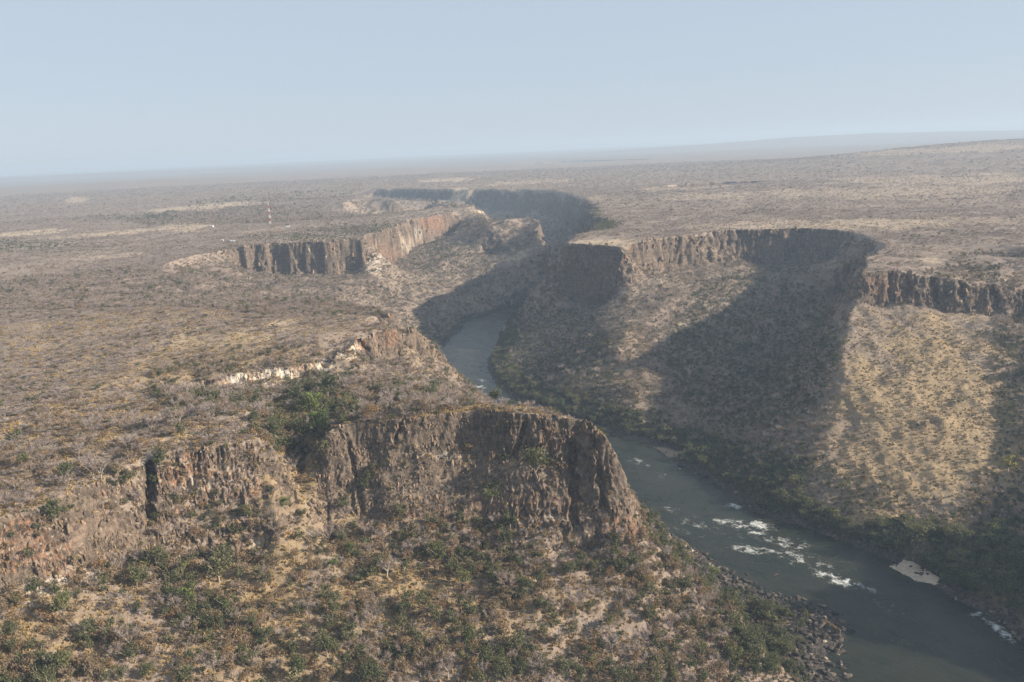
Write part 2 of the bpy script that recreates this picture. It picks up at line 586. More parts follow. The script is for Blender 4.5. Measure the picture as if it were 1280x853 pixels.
def blob(kind, px, py, rx, ry, s=1.0, nz=.55, aspect_px=True):
    c = hit(px, py)
    d = math.hypot(c[0], c[1])
    m = np.hypot(TX - c[0], TY - c[1]) < max(rx, ry) * d / F * 14
    if not m.any(): return
    ex = (TX[m] - c[0]); ey = (TY[m] - c[1]); ez = TZ[m] - c[2]
    ca, sa = c[1] / d, c[0] / d
    lat = ex * ca - ey * sa
    dep = ex * sa + ey * ca
    elev = (HC - c[2]) / d
    up = (ez + dep * elev)                 # how high it stands as seen from the valley rim
    g = np.sqrt((lat / (rx * d / F)) ** 2 + (up / (ry * d / F)) ** 2)
    g = g + nz * noise3(TX[m] / (.5 * rx * d / F + 1), TY[m] / (.5 * rx * d / F + 1), TZ[m] / (.6 * ry * d / F + 2), 95) \
        + .5 * nz * noise3(TX[m] / 3, TY[m] / 3, TZ[m] / 7, 96)
    mark[kind][m] = np.maximum(mark[kind][m], s * sstep(1.1, .75, g))


for b in [('soft', 560, 612, 150, 24, .4), ('soft', 450, 610, 60, 26, .35), ('soft', 690, 620, 40, 24, .3), ('soft', 640, 590, 60, 26, .6), ('soft', 520, 600, 80, 28, .45), ('soft', 790, 600, 24, 40, .5),
          ('soft', 265, 648, 40, 12, .6), ('soft', 345, 630, 30, 24, .6), ('soft', 60, 632, 60, 10, .5), ('soft', 345, 570, 24, 12, .6)]:
    blob(*b)
cl = sstep(0.24, 0.50, steep0) * (TR < 5500) * (1 - .93 * mark['soft'])
k = np.flatnonzero(cl.ravel() > 0.01)
x = TX.ravel()[k]; y = TY.ravel()[k]; z = TZ.ravel()[k]; r = TR.ravel()[k]
S = np.clip(r / 640, .8, 3.2)
lx = x + 4.5 * S * noise3(x / (9 * S), y / (9 * S), z / (9 * S), 60)
ly = y + 4.5 * S * noise3(x / (9 * S) + 50, y / (9 * S), z / (9 * S), 61)
amp = .35 + 1.0 * sstep(-.35, .45, fbm(x / (34 * S), y / (34 * S), 3, 67) + .4 * noise3(x / (20 * S), y / (20 * S), z / (22 * S), 68))
c1 = 1 - np.abs(noise3(lx / (13 * S), ly / (13 * S), z / (26 * S), 62)) * 2.4
c2 = 1 - np.abs(noise3(lx / (4.6 * S), ly / (4.6 * S), z / (9 * S), 63)) * 2.4
c3 = noise3(lx / (2.2 * S), ly / (2.2 * S), z / (3 * S), 64)
lg = noise3(x / (60 * S), y / (60 * S), z / (9 * S), 65)
blk = np.floor(2.5 * noise3(lx / (7 * S), ly / (7 * S), z / (12 * S), 66)) / 2.5
amp *= np.where((x < -120) & (y < 620), 1.0, 1.0)
c4 = noise3(lx / (1.3 * S), ly / (1.3 * S), z / (2.2 * S), 69)
disp = amp * cl.ravel()[k] * S * (1.5 * c1 + 1.7 * c2 + 1.3 * c3 + .7 * c4 + 1.6 * lg + 1.5 * blk - 1.3)
nk = n0.reshape(-1, 3)[k]
TX.ravel()[k] += disp * nk[:, 0]; TY.ravel()[k] += disp * nk[:, 1]; TZ.ravel()[k] += disp * nk[:, 2] * .5
for a, b, w, dep in CLEFTS:
    m = (np.abs(TX - (a[0] + b[0]) / 2) < 60) & (np.abs(TY - (a[1] + b[1]) / 2) < 90)
    xx = TX[m]; yy = TY[m]; zz = TZ[m]
    v = np.array([a[0], a[1]])
    ux, uy = v / np.linalg.norm(v)                    # cleft runs back into the rock
    sx = (xx - a[0]) + (zz - a[2]) / (b[2] - a[2]) * (a[0] - b[0])
    wob = w * .8 * noise2(zz / 8, zz * 0 + w * 7, 71)
    side = np.abs(sx * uy + wob) / w
    vz = sstep(b[2] - 4, b[2] + 5, zz) * sstep(a[2] + 9, a[2] - 2, zz)
    front = cl[m] > .15
    push = dep * sstep(1.25, .55, side) * vz * front
    TX[m] += ux * push; TY[m] += uy * push
NRM = normals(TX, TY, TZ)
steep = 1 - NRM[..., 2]

# --- masks for what the ground is made of
noiseA = fbm(TX / 21, TY / 21, 4, 90)
noiseB = fbm(TX / 130, TY / 130, 4, 91)
rock = np.clip(cl * 1.2 * sstep(.25, .5, steep + .12 * noiseA) + .6 * sstep(.42, .6, steep), 0, 1) * (1 - .8 * mark['soft'])
bank = sstep(RZ + 9, RZ + 2.5, TZ + 2.5 * noiseA)
for b in [('pale', 256, 488, 24, 8, 1), ('pale', 348, 471, 68, 11, 1), ('pale', 398, 460, 24, 9, 1), ('pale', 305, 478, 26, 11, 1), ('pale', 436, 440, 14, 12, .7),
          ('pale', 50, 738, 46, 10, .8), ('pale', 150, 712, 40, 12, .6), ('pale', 240, 610, 22, 14, .5), ('pale', 290, 590, 14, 8, .5), ('pale', 225, 690, 40, 7, .55),
          ('pale', 322, 678, 12, 10, .7), ('pale', 245, 690, 26, 4, .7), ('pale', 468, 330, 10, 15, .6), ('pale', 508, 305, 9, 9, .55), ('pale', 522, 295, 6, 8, .5), ('pale', 560, 570, 14, 5, .45),
          ('pale', 628, 672, 5, 18, .6), ('pale', 865, 686, 12, 5, 1), ('pale', 935, 725, 40, 8, .55), ('pale', 1020, 770, 24, 7, .4), ('pale', 690, 648, 30, 5, .35),
          ('red', 15, 685, 50, 34, .6), ('red', 75, 700, 18, 26, .6), ('red', 230, 590, 30, 24, .7), ('red', 310, 610, 34, 18, .4), ('red', 345, 463, 70, 16, .5), ('red', 440, 435, 20, 16, .8), ('red', 487, 422, 14, 12, .6),
          ('red', 480, 325, 26, 22, .6), ('red', 540, 280, 18, 12, .7), ('red', 460, 665, 24, 20, .6), ('red', 770, 660, 34, 20, .6), ('red', 690, 550, 14, 20, .5), ('red', 1105, 358, 20, 14, .4), ('red', 600, 640, 150, 20, .25),
          ('bare', 250, 260, 60, 3.7, 0.80), ('bare', 300, 255, 30, 2.3, 0.80), ('bare', 30, 292, 48, 2.8, 0.80), ('bare', 140, 292, 60, 2.5, 0.80), ('bare', 95, 250, 12, 3.4, 0.80), ('bare', 230, 284, 28, 5.8, 0.60), ('bare', 150, 320, 40, 2.5, 0.50),
          ('bare', 150, 545, 34, 6, 0.85), ('bare', 225, 548, 34, 6, 0.80), ('bare', 350, 404, 30, 4, 0.70), ('bare', 310, 425, 40, 5, 0.50), ('bare', 225, 412, 30, 3, 0.60), ('bare', 280, 420, 90, 10, 0.40),
          ('bare', 660, 228, 60, 2.3, 0.56), ('bare', 560, 225, 40, 2.3, 0.72), ('bare', 820, 302, 80, 5, 0.55), ('bare', 745, 303, 34, 4, 0.80), ('bare', 940, 282, 80, 4.6, 0.56), ('bare', 1080, 280, 90, 6.9, 0.56), ('bare', 1180, 225, 110, 6.9, 0.56), ('bare', 1020, 240, 70, 5.8, 0.46),
          ('bare', 1150, 240, 100, 6.9, 0.51), ('bare', 900, 245, 70, 4.6, 0.46), ('bare', 850, 235, 50, 3.4, 0.46), ('bare', 1130, 190, 60, 3.4, 0.46), ('bare', 1230, 185, 50, 3.4, 0.46), ('bare', 1200, 275, 60, 4.6, 0.37), ('bare', 1170, 325, 16, 3, 0.70), ('bare', 1240, 345, 40, 6, 0.40),
          ('bare', 820, 566, 60, 7, 0.80), ('bare', 575, 242, 16, 8, 0.80), ('bare', 590, 255, 14, 9.2, 0.60), ('bare', 640, 318, 20, 10, 0.50), ('bare', 600, 265, 30, 3.4, 0.72), ('bare', 725, 250, 40, 3.4, 0.46),
          ('gold', 360, 610, 40, 40, .9), ('gold', 420, 650, 120, 60, .5), ('gold', 330, 720, 70, 50, .8), ('gold', 470, 740, 120, 60, .8), ('gold', 250, 450, 120, 28, .7), ('gold', 640, 508, 90, 8, .9), ('gold', 400, 800, 200, 60, .6),
          ('gold', 1160, 520, 110, 150, .85), ('gold', 1120, 600, 90, 60, .6), ('gold', 60, 800, 90, 60, .6), ('gold', 620, 760, 140, 60, .4), ('gold', 790, 450, 16, 60, .4), ('gold', 530, 430, 40, 30, .4)]:
    blob(*b)

# --- classes: which sheet each face belongs to
MESA_POLY = [PD(385, 560, 575)[:2], PD(398, 670, 535)[:2], PD(450, 700, 528)[:2], PD(600, 712, 522)[:2], PD(740, 700, 520)[:2], PD(805, 676, 548)[:2],
             PD(800, 640, 600)[:2], (120, 660), (60, 745), (-40, 735), (-130, 690), (-150, 620)]


_nl = (TX > 95) & (TX < 420) & (TY > 440) & (TY < 930)
_d = np.full(int(_nl.sum()), 1e9); _x, _y = TX[_nl], TY[_nl]
for a, b in zip(LEFT_BANK[1:-1], LEFT_BANK[2:]):
    if b[1] < 950: _d = np.minimum(_d, seg_dist(_x, _y, a, b)[0])
bank[_nl] = np.maximum(bank[_nl], sstep(36, 26, _d + 8 * noiseA[_nl]) * sstep(RZ + 24, RZ + 14, TZ[_nl]))
_zb = base_height(TX, TY)
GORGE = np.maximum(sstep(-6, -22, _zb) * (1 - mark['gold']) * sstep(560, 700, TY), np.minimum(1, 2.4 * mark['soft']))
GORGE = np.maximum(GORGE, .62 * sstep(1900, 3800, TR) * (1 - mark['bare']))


def build_sheets():
    ny, nx = TX.shape
    cx = .25 * (TX[:-1, :-1] + TX[1:, :-1] + TX[:-1, 1:] + TX[1:, 1:])
    cy = .25 * (TY[:-1, :-1] + TY[1:, :-1] + TY[:-1, 1:] + TY[1:, 1:])
    zb = base_height(cx, cy)
    kind = np.where(zb > -7, 0, 1)
    kind[np.hypot(cx, cy) > 5200] = 0
    kind[zb < RZ + 3] = 3
    kind[(cy < 620) & (cx < 190) & (zb < -7) & (zb > RZ + 3)] = 2
    kind[in_poly(MESA_POLY, cx, cy)] = 4
    idx = np.arange(ny * nx).reshape(ny, nx)
    Fq = np.stack([idx[:-1, :-1], idx[:-1, 1:], idx[1:, 1:], idx[1:, :-1]], -1).reshape(-1, 4)
    co = np.stack([TX, TY, TZ], -1).reshape(-1, 3)
    kind = kind.ravel()
    for i, nm in enumerate(('plateau', 'gorge_slopes', 'foreground_hillside', 'riverbank', 'mesa')):
        f = Fq[kind == i]
        if not len(f): continue
        u, inv = np.unique(f, return_inverse=True)
        me = mesh_np(nm, co[u], inv.reshape(-1, 4), True, [GROUND])
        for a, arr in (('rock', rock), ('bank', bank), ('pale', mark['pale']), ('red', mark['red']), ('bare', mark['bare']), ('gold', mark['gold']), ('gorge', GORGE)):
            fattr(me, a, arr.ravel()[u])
        me.normals_split_custom_set_from_vertices(NRM.reshape(-1, 3)[u].tolist()) if False else None
        tag(link(bpy.data.objects.new(nm, me)), kind='structure')


def ground_material():
    g = NT('dry_ground_and_rock')
    p = g.pos()
    big = g.noise(.006, 4, .6, p); mid = g.noise(.045, 4, .6, p); fine = g.noise(.35, 4, .65, p); tiny = g.noise(1.6, 3, .7, p)
    vs = g.noise(.42, 5, .7, g.pos(1, 1, .6)); vs2 = g.noise(.11, 4, .65, g.pos(1, 1, .5))
    # dry soil with leaf litter and straw grass
    soil = g.mix(g.rng(mid, .35, .65), (.215, .163, .134), (.30, .238, .195))
    grass = g.mix(g.rng(fine, .35, .7), (.305, .238, .183), (.41, .33, .252))
    cover = g.rng(g.math('ADD', g.math('MULTIPLY', fine, .6), g.math('MULTIPLY', big, .5)), .48, .66)
    c = g.mix(cover, soil, grass)
    gold = g.math('MULTIPLY', g.attr('gold'), g.rng(fine, .3, .55))
    c = g.mix(gold, c, g.mix(g.rng(tiny, .35, .7), (.24, .168, .080), (.49, .355, .170)))
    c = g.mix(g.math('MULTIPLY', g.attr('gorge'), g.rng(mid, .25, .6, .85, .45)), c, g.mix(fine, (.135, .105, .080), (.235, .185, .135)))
    spk = g.math('MAXIMUM', g.rng(fine, .50, .62), g.rng(tiny, .52, .62))                   # darker low scrub between the bushes
    c = g.mix(g.math('MULTIPLY', spk, .55), c, (.150, .118, .092))
    bare = g.math('MULTIPLY', g.attr('bare'), g.math('MULTIPLY', g.rng(g.noise(.03, 5, .75, p), .36, .56), g.rng(g.noise(.11, 4, .7, p), .34, .54, .25, 1)))
    c = g.mix(bare, c, g.mix(g.rng(mid, .4, .6), (.58, .47, .32), (.50, .37, .24)))
    # rock
    rk = g.mix(g.rng(vs, .32, .68), (.060, .048, .039), (.185, .140, .104))
    rk = g.mix(g.rng(vs2, .5, .72), rk, (.225, .165, .12))
    bed = g.noise(1, 4, .65, g.pos(.03, .03, .33))
    rk = g.mix(g.rng(bed, .52, .66, 0, .5), rk, (.055, .045, .038))
    rk = g.mix(g.rng(bed, .46, .36, 0, .35), rk, (.24, .185, .14))
    rk = g.mix(g.math('MULTIPLY', g.attr('red'), g.rng(vs, .42, .62)), rk, (.34, .165, .09))
    rk = g.mix(g.rng(fine, .55, .75, 0, .6), rk, (.05, .042, .036))
    rmask = g.rng(g.math('ADD', g.attr('rock'), g.math('MULTIPLY', g.math('SUBTRACT', fine, .5), 1.1)), .36, .6)
    c = g.mix(rmask, c, rk)
    pale = g.math('MULTIPLY', g.attr('pale'), g.rng(vs, .3, .55))
    c = g.mix(pale, c, g.mix(g.rng(vs2, .4, .6), (.62, .58, .50), (.52, .38, .26)))
    bk = g.mix(g.rng(fine, .4, .65), (.035, .032, .03), (.11, .09, .075))
    bk = g.mix(g.math('MULTIPLY', g.attr('pale'), g.rng(fine, .45, .55)), bk, (.50, .44, .36))
    bk = g.mix(g.math('MULTIPLY', g.attr('bare'), .8), bk, (.34, .26, .18))
    c = g.mix(g.attr('bank'), c, bk)
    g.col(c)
    g.bump(g.math('ADD', fine, g.math('MULTIPLY', tiny, .6)), 1.0, 1.2)
    return g.m


GROUND = ground_material()
build_sheets()


# ------------------------------------------------------------------ river
def build_river():
    rv = np.array(RIVER_POLY)
    h = 2.5
    g = Grid(rv[:, 0].min() - 20, rv[:, 0].max() + 20, 300, rv[:, 1].max() + 20, h)
    X, Y = g.coords()
    m = in_poly(RIVER_POLY, X, Y)
    for _ in range(9):
        p = np.pad(m, 1); m = m | p[:-2, 1:-1] | p[2:, 1:-1] | p[1:-1, :-2] | p[1:-1, 2:]
    f = np.argwhere(m[:-1, :-1] & m[1:, :-1] & m[:-1, 1:] & m[1:, 1:])
    nx = g.nx
    q = np.stack([f[:, 0] * nx + f[:, 1], f[:, 0] * nx + f[:, 1] + 1, (f[:, 0] + 1) * nx + f[:, 1] + 1, (f[:, 0] + 1) * nx + f[:, 1]], -1)
    u, inv = np.unique(q, return_inverse=True)
    x = X.ravel()[u]; y = Y.ravel()[u]
    foam = np.zeros(len(x))
    for px, py, rx, ry, ang, s in [(945, 660, 26, 14, 0, 1), (915, 655, 50, 9, 8, .8), (880, 655, 40, 9, 10, .6), (945, 688, 46, 7, 10, .9), (980, 678, 40, 12, 20, .7), (1005, 700, 46, 12, 25, .75), (1050, 725, 46, 14, 30, .9),
                                   (1078, 735, 24, 8, 30, .9), (980, 690, 130, 34, 24, .3), (1110, 758, 40, 12, 30, .5), (915, 632, 16, 6, 10, .9), (1000, 676, 14, 4, 0, .8), (590, 485, 22, 3.5, 0, .95), (605, 492, 24, 3.5, 8, .85), (603, 476, 8, 3, 0, .9),
                                   (800, 578, 22, 7, 20, .6), (830, 595, 16, 6, 20, .5), (605, 405, 14, 3, 0, .45), (1250, 790, 14, 24, 0, 1), (1228, 770, 20, 8, 0, .9), (960, 640, 10, 4, 0, .7), (848, 640, 26, 7, 20, .6), (860, 665, 24, 6, 20, .5), (1130, 800, 50, 14, 20, .3), (620, 440, 16, 4, 0, .3)]:
        c = P(px, py, RZ); d = c[1]
        lat = (x - c[0]) / d * F
        vv = (180 - RZ) * F * (1 / np.maximum(y, 1) - 1 / d)
        a = math.radians(ang)
        e1 = (lat * math.cos(a) + vv * math.sin(a)) / rx; e2 = (-lat * math.sin(a) + vv * math.cos(a)) / ry
        foam = np.maximum(foam, s * sstep(1.35, .35, np.hypot(e1, e2)))
    foam *= .35 + .8 * sstep(-.25, .3, noise2(x / 11, y / 11, 181) + .6 * noise2(x / 4.5, y / 4.5, 182))
    w = NT('river_water')
    w.b.inputs['Roughness'].default_value = .12; w.b.inputs['Specular IOR Level'].default_value = .16
    p = w.pos()
    rot = w.new('ShaderNodeVectorRotate'); rot.inputs['Axis'].default_value = (0, 0, 1); rot.inputs['Angle'].default_value = math.radians(42)
    w.ln(p, rot.inputs['Vector'])
    sc = w.new('ShaderNodeVectorMath', operation='MULTIPLY'); sc.inputs[1].default_value = (.5, 1, 1); w.ln(rot.outputs[0], sc.inputs[0])
    st = w.noise(.42, 7, .82, sc.outputs[0]); st2 = w.noise(1.1, 5, .75, p)
    fo = w.attr('foam')
    thr = w.math('ADD', w.math('MULTIPLY', st, .62), w.math('MULTIPLY', st2, .38))
    fm = w.rng(w.math('ADD', thr, w.math('MULTIPLY', fo, .145)), .59, .68)
    fm = w.math('MULTIPLY', fm, w.rng(fo, .02, .25))
    deep = w.mix(w.rng(w.noise(.06, 5, .65, sc.outputs[0]), .38, .62), (.014, .017, .010), (.024, .025, .015))
    w.col(w.mix(fm, deep, (.62, .64, .62)))
    w.ln(w.math('ADD', w.math('MULTIPLY', fm, .6), w.rng(w.noise(.045, 5, .7, sc.outputs[0]), .35, .65, .06, .34)), w.b.inputs['Roughness'])
    rip = w.noise(.5, 4, .6, sc.outputs[0])
    w.bump(w.math('ADD', w.math('MULTIPLY', rip, .9), fm), .8, .7)
    z = np.full(len(x), RZ) + .25 * foam * noise2(x / 4, y / 4, 5)
    me = mesh_np('river', np.stack([x, y, z], -1), inv.reshape(-1, 4), True, [w.m])
    fattr(me, 'foam', foam)
    tag(link(bpy.data.objects.new('river', me)), kind='structure')


build_river()


# ------------------------------------------------------------------ plants: prototypes
def leaf_mat(name, ramp, trans=.0):
    g = NT(name)
    oi = g.new('ShaderNodeObjectInfo')
    cr = g.new('ShaderNodeValToRGB'); cr.color_ramp.interpolation = 'LINEAR'
    while len(cr.color_ramp.elements) < len(ramp): cr.color_ramp.elements.new(.5)
    for e, (p_, c_) in zip(cr.color_ramp.elements, ramp): e.position = p_; e.color = (*c_, 1)
    g.ln(oi.outputs['Random'], cr.inputs[0])
    n = g.noise(1.1, 2, .6, g.pos())
    dk = g.mix(g.rng(n, .3, .7), (.62, .62, .62), (1.25, 1.22, 1.15))
    mx = g.new('ShaderNodeMix', data_type='RGBA', blend_type='MULTIPLY'); mx.inputs[0].default_value = 1
    g.ln(cr.outputs[0], mx.inputs[6]); g.ln(dk, mx.inputs[7])
    g.col(mx.outputs[2])
    if trans > 0:                       # light passing through thin leaves and twigs
        tb = g.new('ShaderNodeBsdfTranslucent'); g.ln(mx.outputs[2], tb.inputs['Color'])
        ms = g.new('ShaderNodeMixShader'); ms.inputs[0].default_value = trans
        g.ln(g.b.outputs[0], ms.inputs[1]); g.ln(tb.outputs[0], ms.inputs[2])
        g.ln(ms.outputs[0], g.n['Material Output'].inputs['Surface'])
    return g.m


M_TWIG = leaf_mat('grey_twigs', [(0, (.315, .258, .238)), (.35, (.36, .30, .275)), (.65, (.42, .36, .335)), (1, (.34, .258, .205))], .3)
M_BARK = leaf_mat('pale_bark', [(0, (.26, .22, .19)), (.6, (.20, .16, .13)), (1, (.32, .28, .24))])
M_DRY = leaf_mat('dry_brown_leaves', [(0, (.215, .165, .112)), (.3, (.260, .195, .125)), (.55, (.275, .190, .112)), (.75, (.215, .185, .108)), (.9, (.285, .175, .092)), (1, (.265, .220, .125))], .35)
M_GREEN = leaf_mat('green_leaves', [(0, (.088, .102, .052)), (.35, (.125, .132, .068)), (.6, (.165, .160, .085)), (.82, (.098, .118, .054)), (1, (.185, .180, .080))], .35)
M_BRIGHT = leaf_mat('bright_green_leaves', [(0, (.125, .165, .055)), (1, (.165, .195, .065))], .35)
M_YELLOW = leaf_mat('yellow_leaves', [(0, (.22, .20, .05)), (1, (.26, .22, .06))])


def rot_frame(d):
    d = d / (np.linalg.norm(d, axis=-1, keepdims=True) + 1e-9)
    a = np.where(np.abs(d[..., 2:3]) < .9, np.array([0, 0, 1.]), np.array([1., 0, 0]))
    u = np.cross(d, a); u /= np.linalg.norm(u, axis=-1, keepdims=True) + 1e-9
    return u, np.cross(d, u)


def tubes(segs, sides=4):
    """segs: list of (p0, r0, p1, r1)"""
    co = []; fc = []
    for p0, r0, p1, r1 in segs:
        p0 = np.array(p0, float); p1 = np.array(p1, float)
        u, v = rot_frame(p1 - p0)
        b = len(co)
        for p_, r_ in ((p0, r0), (p1, r1)):
            for k_ in range(sides):
                a = 2 * math.pi * k_ / sides
                co.append(p_ + r_ * (math.cos(a) * u + math.sin(a) * v))
        for k_ in range(sides):
            fc.append((b + k_, b + (k_ + 1) % sides, b + sides + (k_ + 1) % sides, b + sides + k_))
    return np.array(co), np.array(fc)


def skeleton(r_, h, spread, lean=.12, nb=5):
    """trunk + limbs; returns segments and limb tips"""
    segs = []; tips = []
    p = np.array([0, 0, -.3]); d = np.array([r_.normal(0, lean), r_.normal(0, lean), 1.])
    th = h * r_.uniform(.22, .34); rad = .022 * h + .03
    q = p + d * (th + .3)
    segs.append((p, rad * 1.25, q, rad * .8))
    for i in range(nb):
        a = 2 * math.pi * (i + r_.uniform(-.3, .3)) / nb
        out = r_.uniform(.35, 1.0) * spread
        e = q + np.array([math.cos(a) * out * .6, math.sin(a) * out * .6, (h - th) * r_.uniform(.3, .5)])
        segs.append((q - d * r_.uniform(0, .25) * th, rad * .6, e, rad * .35))
        for j in range(2):
            b = a + r_.uniform(-.8, .8)
            e2 = e + np.array([math.cos(b) * out * .45, math.sin(b) * out * .45, (h - th) * r_.uniform(.18, .42)])
            segs.append((e, rad * .33, e2, rad * .12)); tips.append((e, e2))
    return segs, tips


def twig_cards(r_, tips, n, ln, wd):
    co = []; fc = []
    for i in range(n):
        a, b = tips[r_.integers(len(tips))]
        t = r_.uniform(.0, 1.1)
        o = a + (b - a) * t
        d = (b - a) / np.linalg.norm(b - a) + r_.normal(0, .75, 3); d[2] = abs(d[2]) * .8 + .05
        d /= np.linalg.norm(d)
        l_ = ln * r_.uniform(.5, 1.3)
        u = np.cross(d, r_.normal(0, 1, 3)); u /= np.linalg.norm(u)
        w = wd * r_.uniform(.6, 1.4)
        k_ = len(co)
        co += [o - u * w * .5, o + u * w * .5, o + d * l_ + u * w * .2, o + d * l_ - u * w * .3]
        fc.append((k_, k_ + 1, k_ + 2, k_ + 3))
    return np.array(co), np.array(fc)


def leaf_cards(r_, blobs, n, size):
    co = []; fc = []
    w = np.array([b[1] ** 2 for b in blobs]); w /= w.sum()
    for i in range(n):
        c, R_, fl = blobs[r_.choice(len(blobs), p=w)]
        d = r_.normal(0, 1, 3); d /= np.linalg.norm(d)
        o = c + d * np.array([R_, R_, R_ * fl]) * r_.uniform(.45, 1.08)
        nrm = d + r_.normal(0, .5, 3)
        u, v = rot_frame(nrm)
        s_ = size * r_.uniform(.55, 1.35)
        a = r_.uniform(0, 6.28)
        e1 = (math.cos(a) * u + math.sin(a) * v) * s_; e2 = (-math.sin(a) * u + math.cos(a) * v) * s_ * .7
        k_ = len(co)
        co += [o - e1, o - e2 * .8, o + e1 * .9, o + e2]
        fc.append((k_, k_ + 1, k_ + 2, k_ + 3))
    return np.array(co), np.array(fc)


def crown_blobs(r_, h, spread, lo, n, fl=.75):
    out = []
    for i in range(n):
        a = r_.uniform(0, 6.28); q = math.sqrt(r_.uniform(0, 1)) * spread * .62
        z_ = h * (lo + (1 - lo) * r_.uniform(.2, .86) * (1 - .35 * (q / spread) ** 2))
        out.append((np.array([math.cos(a) * q, math.sin(a) * q, z_]), spread * r_.uniform(.30, .48), fl))
    return out


# every prototype: (trunk (co, faces), crown (co, faces)); unit height about 1 tree, real metres at scale 1
PRO = {'bare': [], 'dry': [], 'green': [], 'bush': []}
for i in range(5):
    r_ = np.random.default_rng(100 + i)
    h = r_.uniform(6.0, 7.5); sp = r_.uniform(2.6, 3.5)
    sg, tp = skeleton(r_, h, sp, nb=5)
    PRO['bare'].append((tubes(sg), twig_cards(r_, tp, 420, 1.25, .085), M_TWIG))
for i in range(5):
    r_ = np.random.default_rng(200 + i)
    h = r_.uniform(3.6, 4.6); sp = r_.uniform(1.9, 2.6)
    sg, tp = skeleton(r_, h, sp, nb=4)
    PRO['dry'].append((tubes(sg), leaf_cards(r_, crown_blobs(r_, h, sp, .25, 9), 320, .20), M_DRY))
for i in range(5):
    r_ = np.random.default_rng(300 + i)
    h = r_.uniform(6.0, 7.5); sp = r_.uniform(2.6, 3.4)
    sg, tp = skeleton(r_, h, sp, nb=5)
    PRO['green'].append((tubes(sg), leaf_cards(r_, crown_blobs(r_, h, sp, .28, 13), 560, .26), M_GREEN))


def part_mesh(name, geo, mat):
    return mesh_np(name, geo[0], geo[1], False, [mat])


KIND = {'bare': ('leafless_tree', 'tree', 'crown'), 'dry': ('dry_shrub', 'shrub', 'foliage'), 'green': ('leafy_tree', 'tree', 'crown')}
PMESH = {}
for k_ in ('bare', 'dry', 'green'):
    PMESH[k_] = [(part_mesh('trunk' if k_ != 'dry' else 'stem', t_, M_BARK), part_mesh(KIND[k_][2], c_, m_)) for t_, c_, m_ in PRO[k_]]


def plant(kind, v, loc, s, rz, label, group=None, crown_mat=None, name=None, tilt=(0, 0), sz=1.0, trunk_mat=None):
    o = bpy.data.objects.new(name or KIND[kind][0], None)
    o.empty_display_size = .5
    o.location = loc; o.rotation_euler = (tilt[0], tilt[1], rz); o.scale = (s, s, s * sz)
    tag(link(o), label, KIND[kind][1], group)
    for i, me in enumerate(PMESH[kind][v]):
        if i == 0 and trunk_mat is not None:
            key = (me.name, trunk_mat.name)
            if key not in PMESH:
                m2 = me.copy(); m2.name = 'trunk'; m2.materials.clear(); m2.materials.append(trunk_mat); PMESH[key] = m2
            me = PMESH[key]
        if i == 1 and crown_mat is not None:
            key = (me.name, crown_mat.name)
            if key not in PMESH:
                m2 = me.copy(); m2.name = KIND[kind][2]; m2.materials.clear(); m2.materials.append(crown_mat); PMESH[key] = m2
            me = PMESH[key]
        c = bpy.data.objects.new(('stem' if kind == 'dry' else 'trunk') if i == 0 else KIND[kind][2], me)
        c.parent = o; link(c)
    return o


def joined(name, kind, v, keep=1.0, grow=1.0):
    t_, c_, m_ = PRO[kind][v]
    n = int(len(c_[1]) * keep)
    cc = c_[0][:n * 4].reshape(n, 4, 3)
    if grow != 1.0:
        ctr = cc.mean(1, keepdims=True); cc = ctr + (cc - ctr) * grow
    cc = cc.reshape(-1, 3)
    co = np.concatenate([t_[0], cc]); fc = np.concatenate([t_[1], c_[1][:n] + len(t_[0])])
    mi = np.concatenate([np.zeros(len(t_[1])), np.ones(n)])
    return mesh_np(name, co, fc, False, [M_BARK, m_], mi)


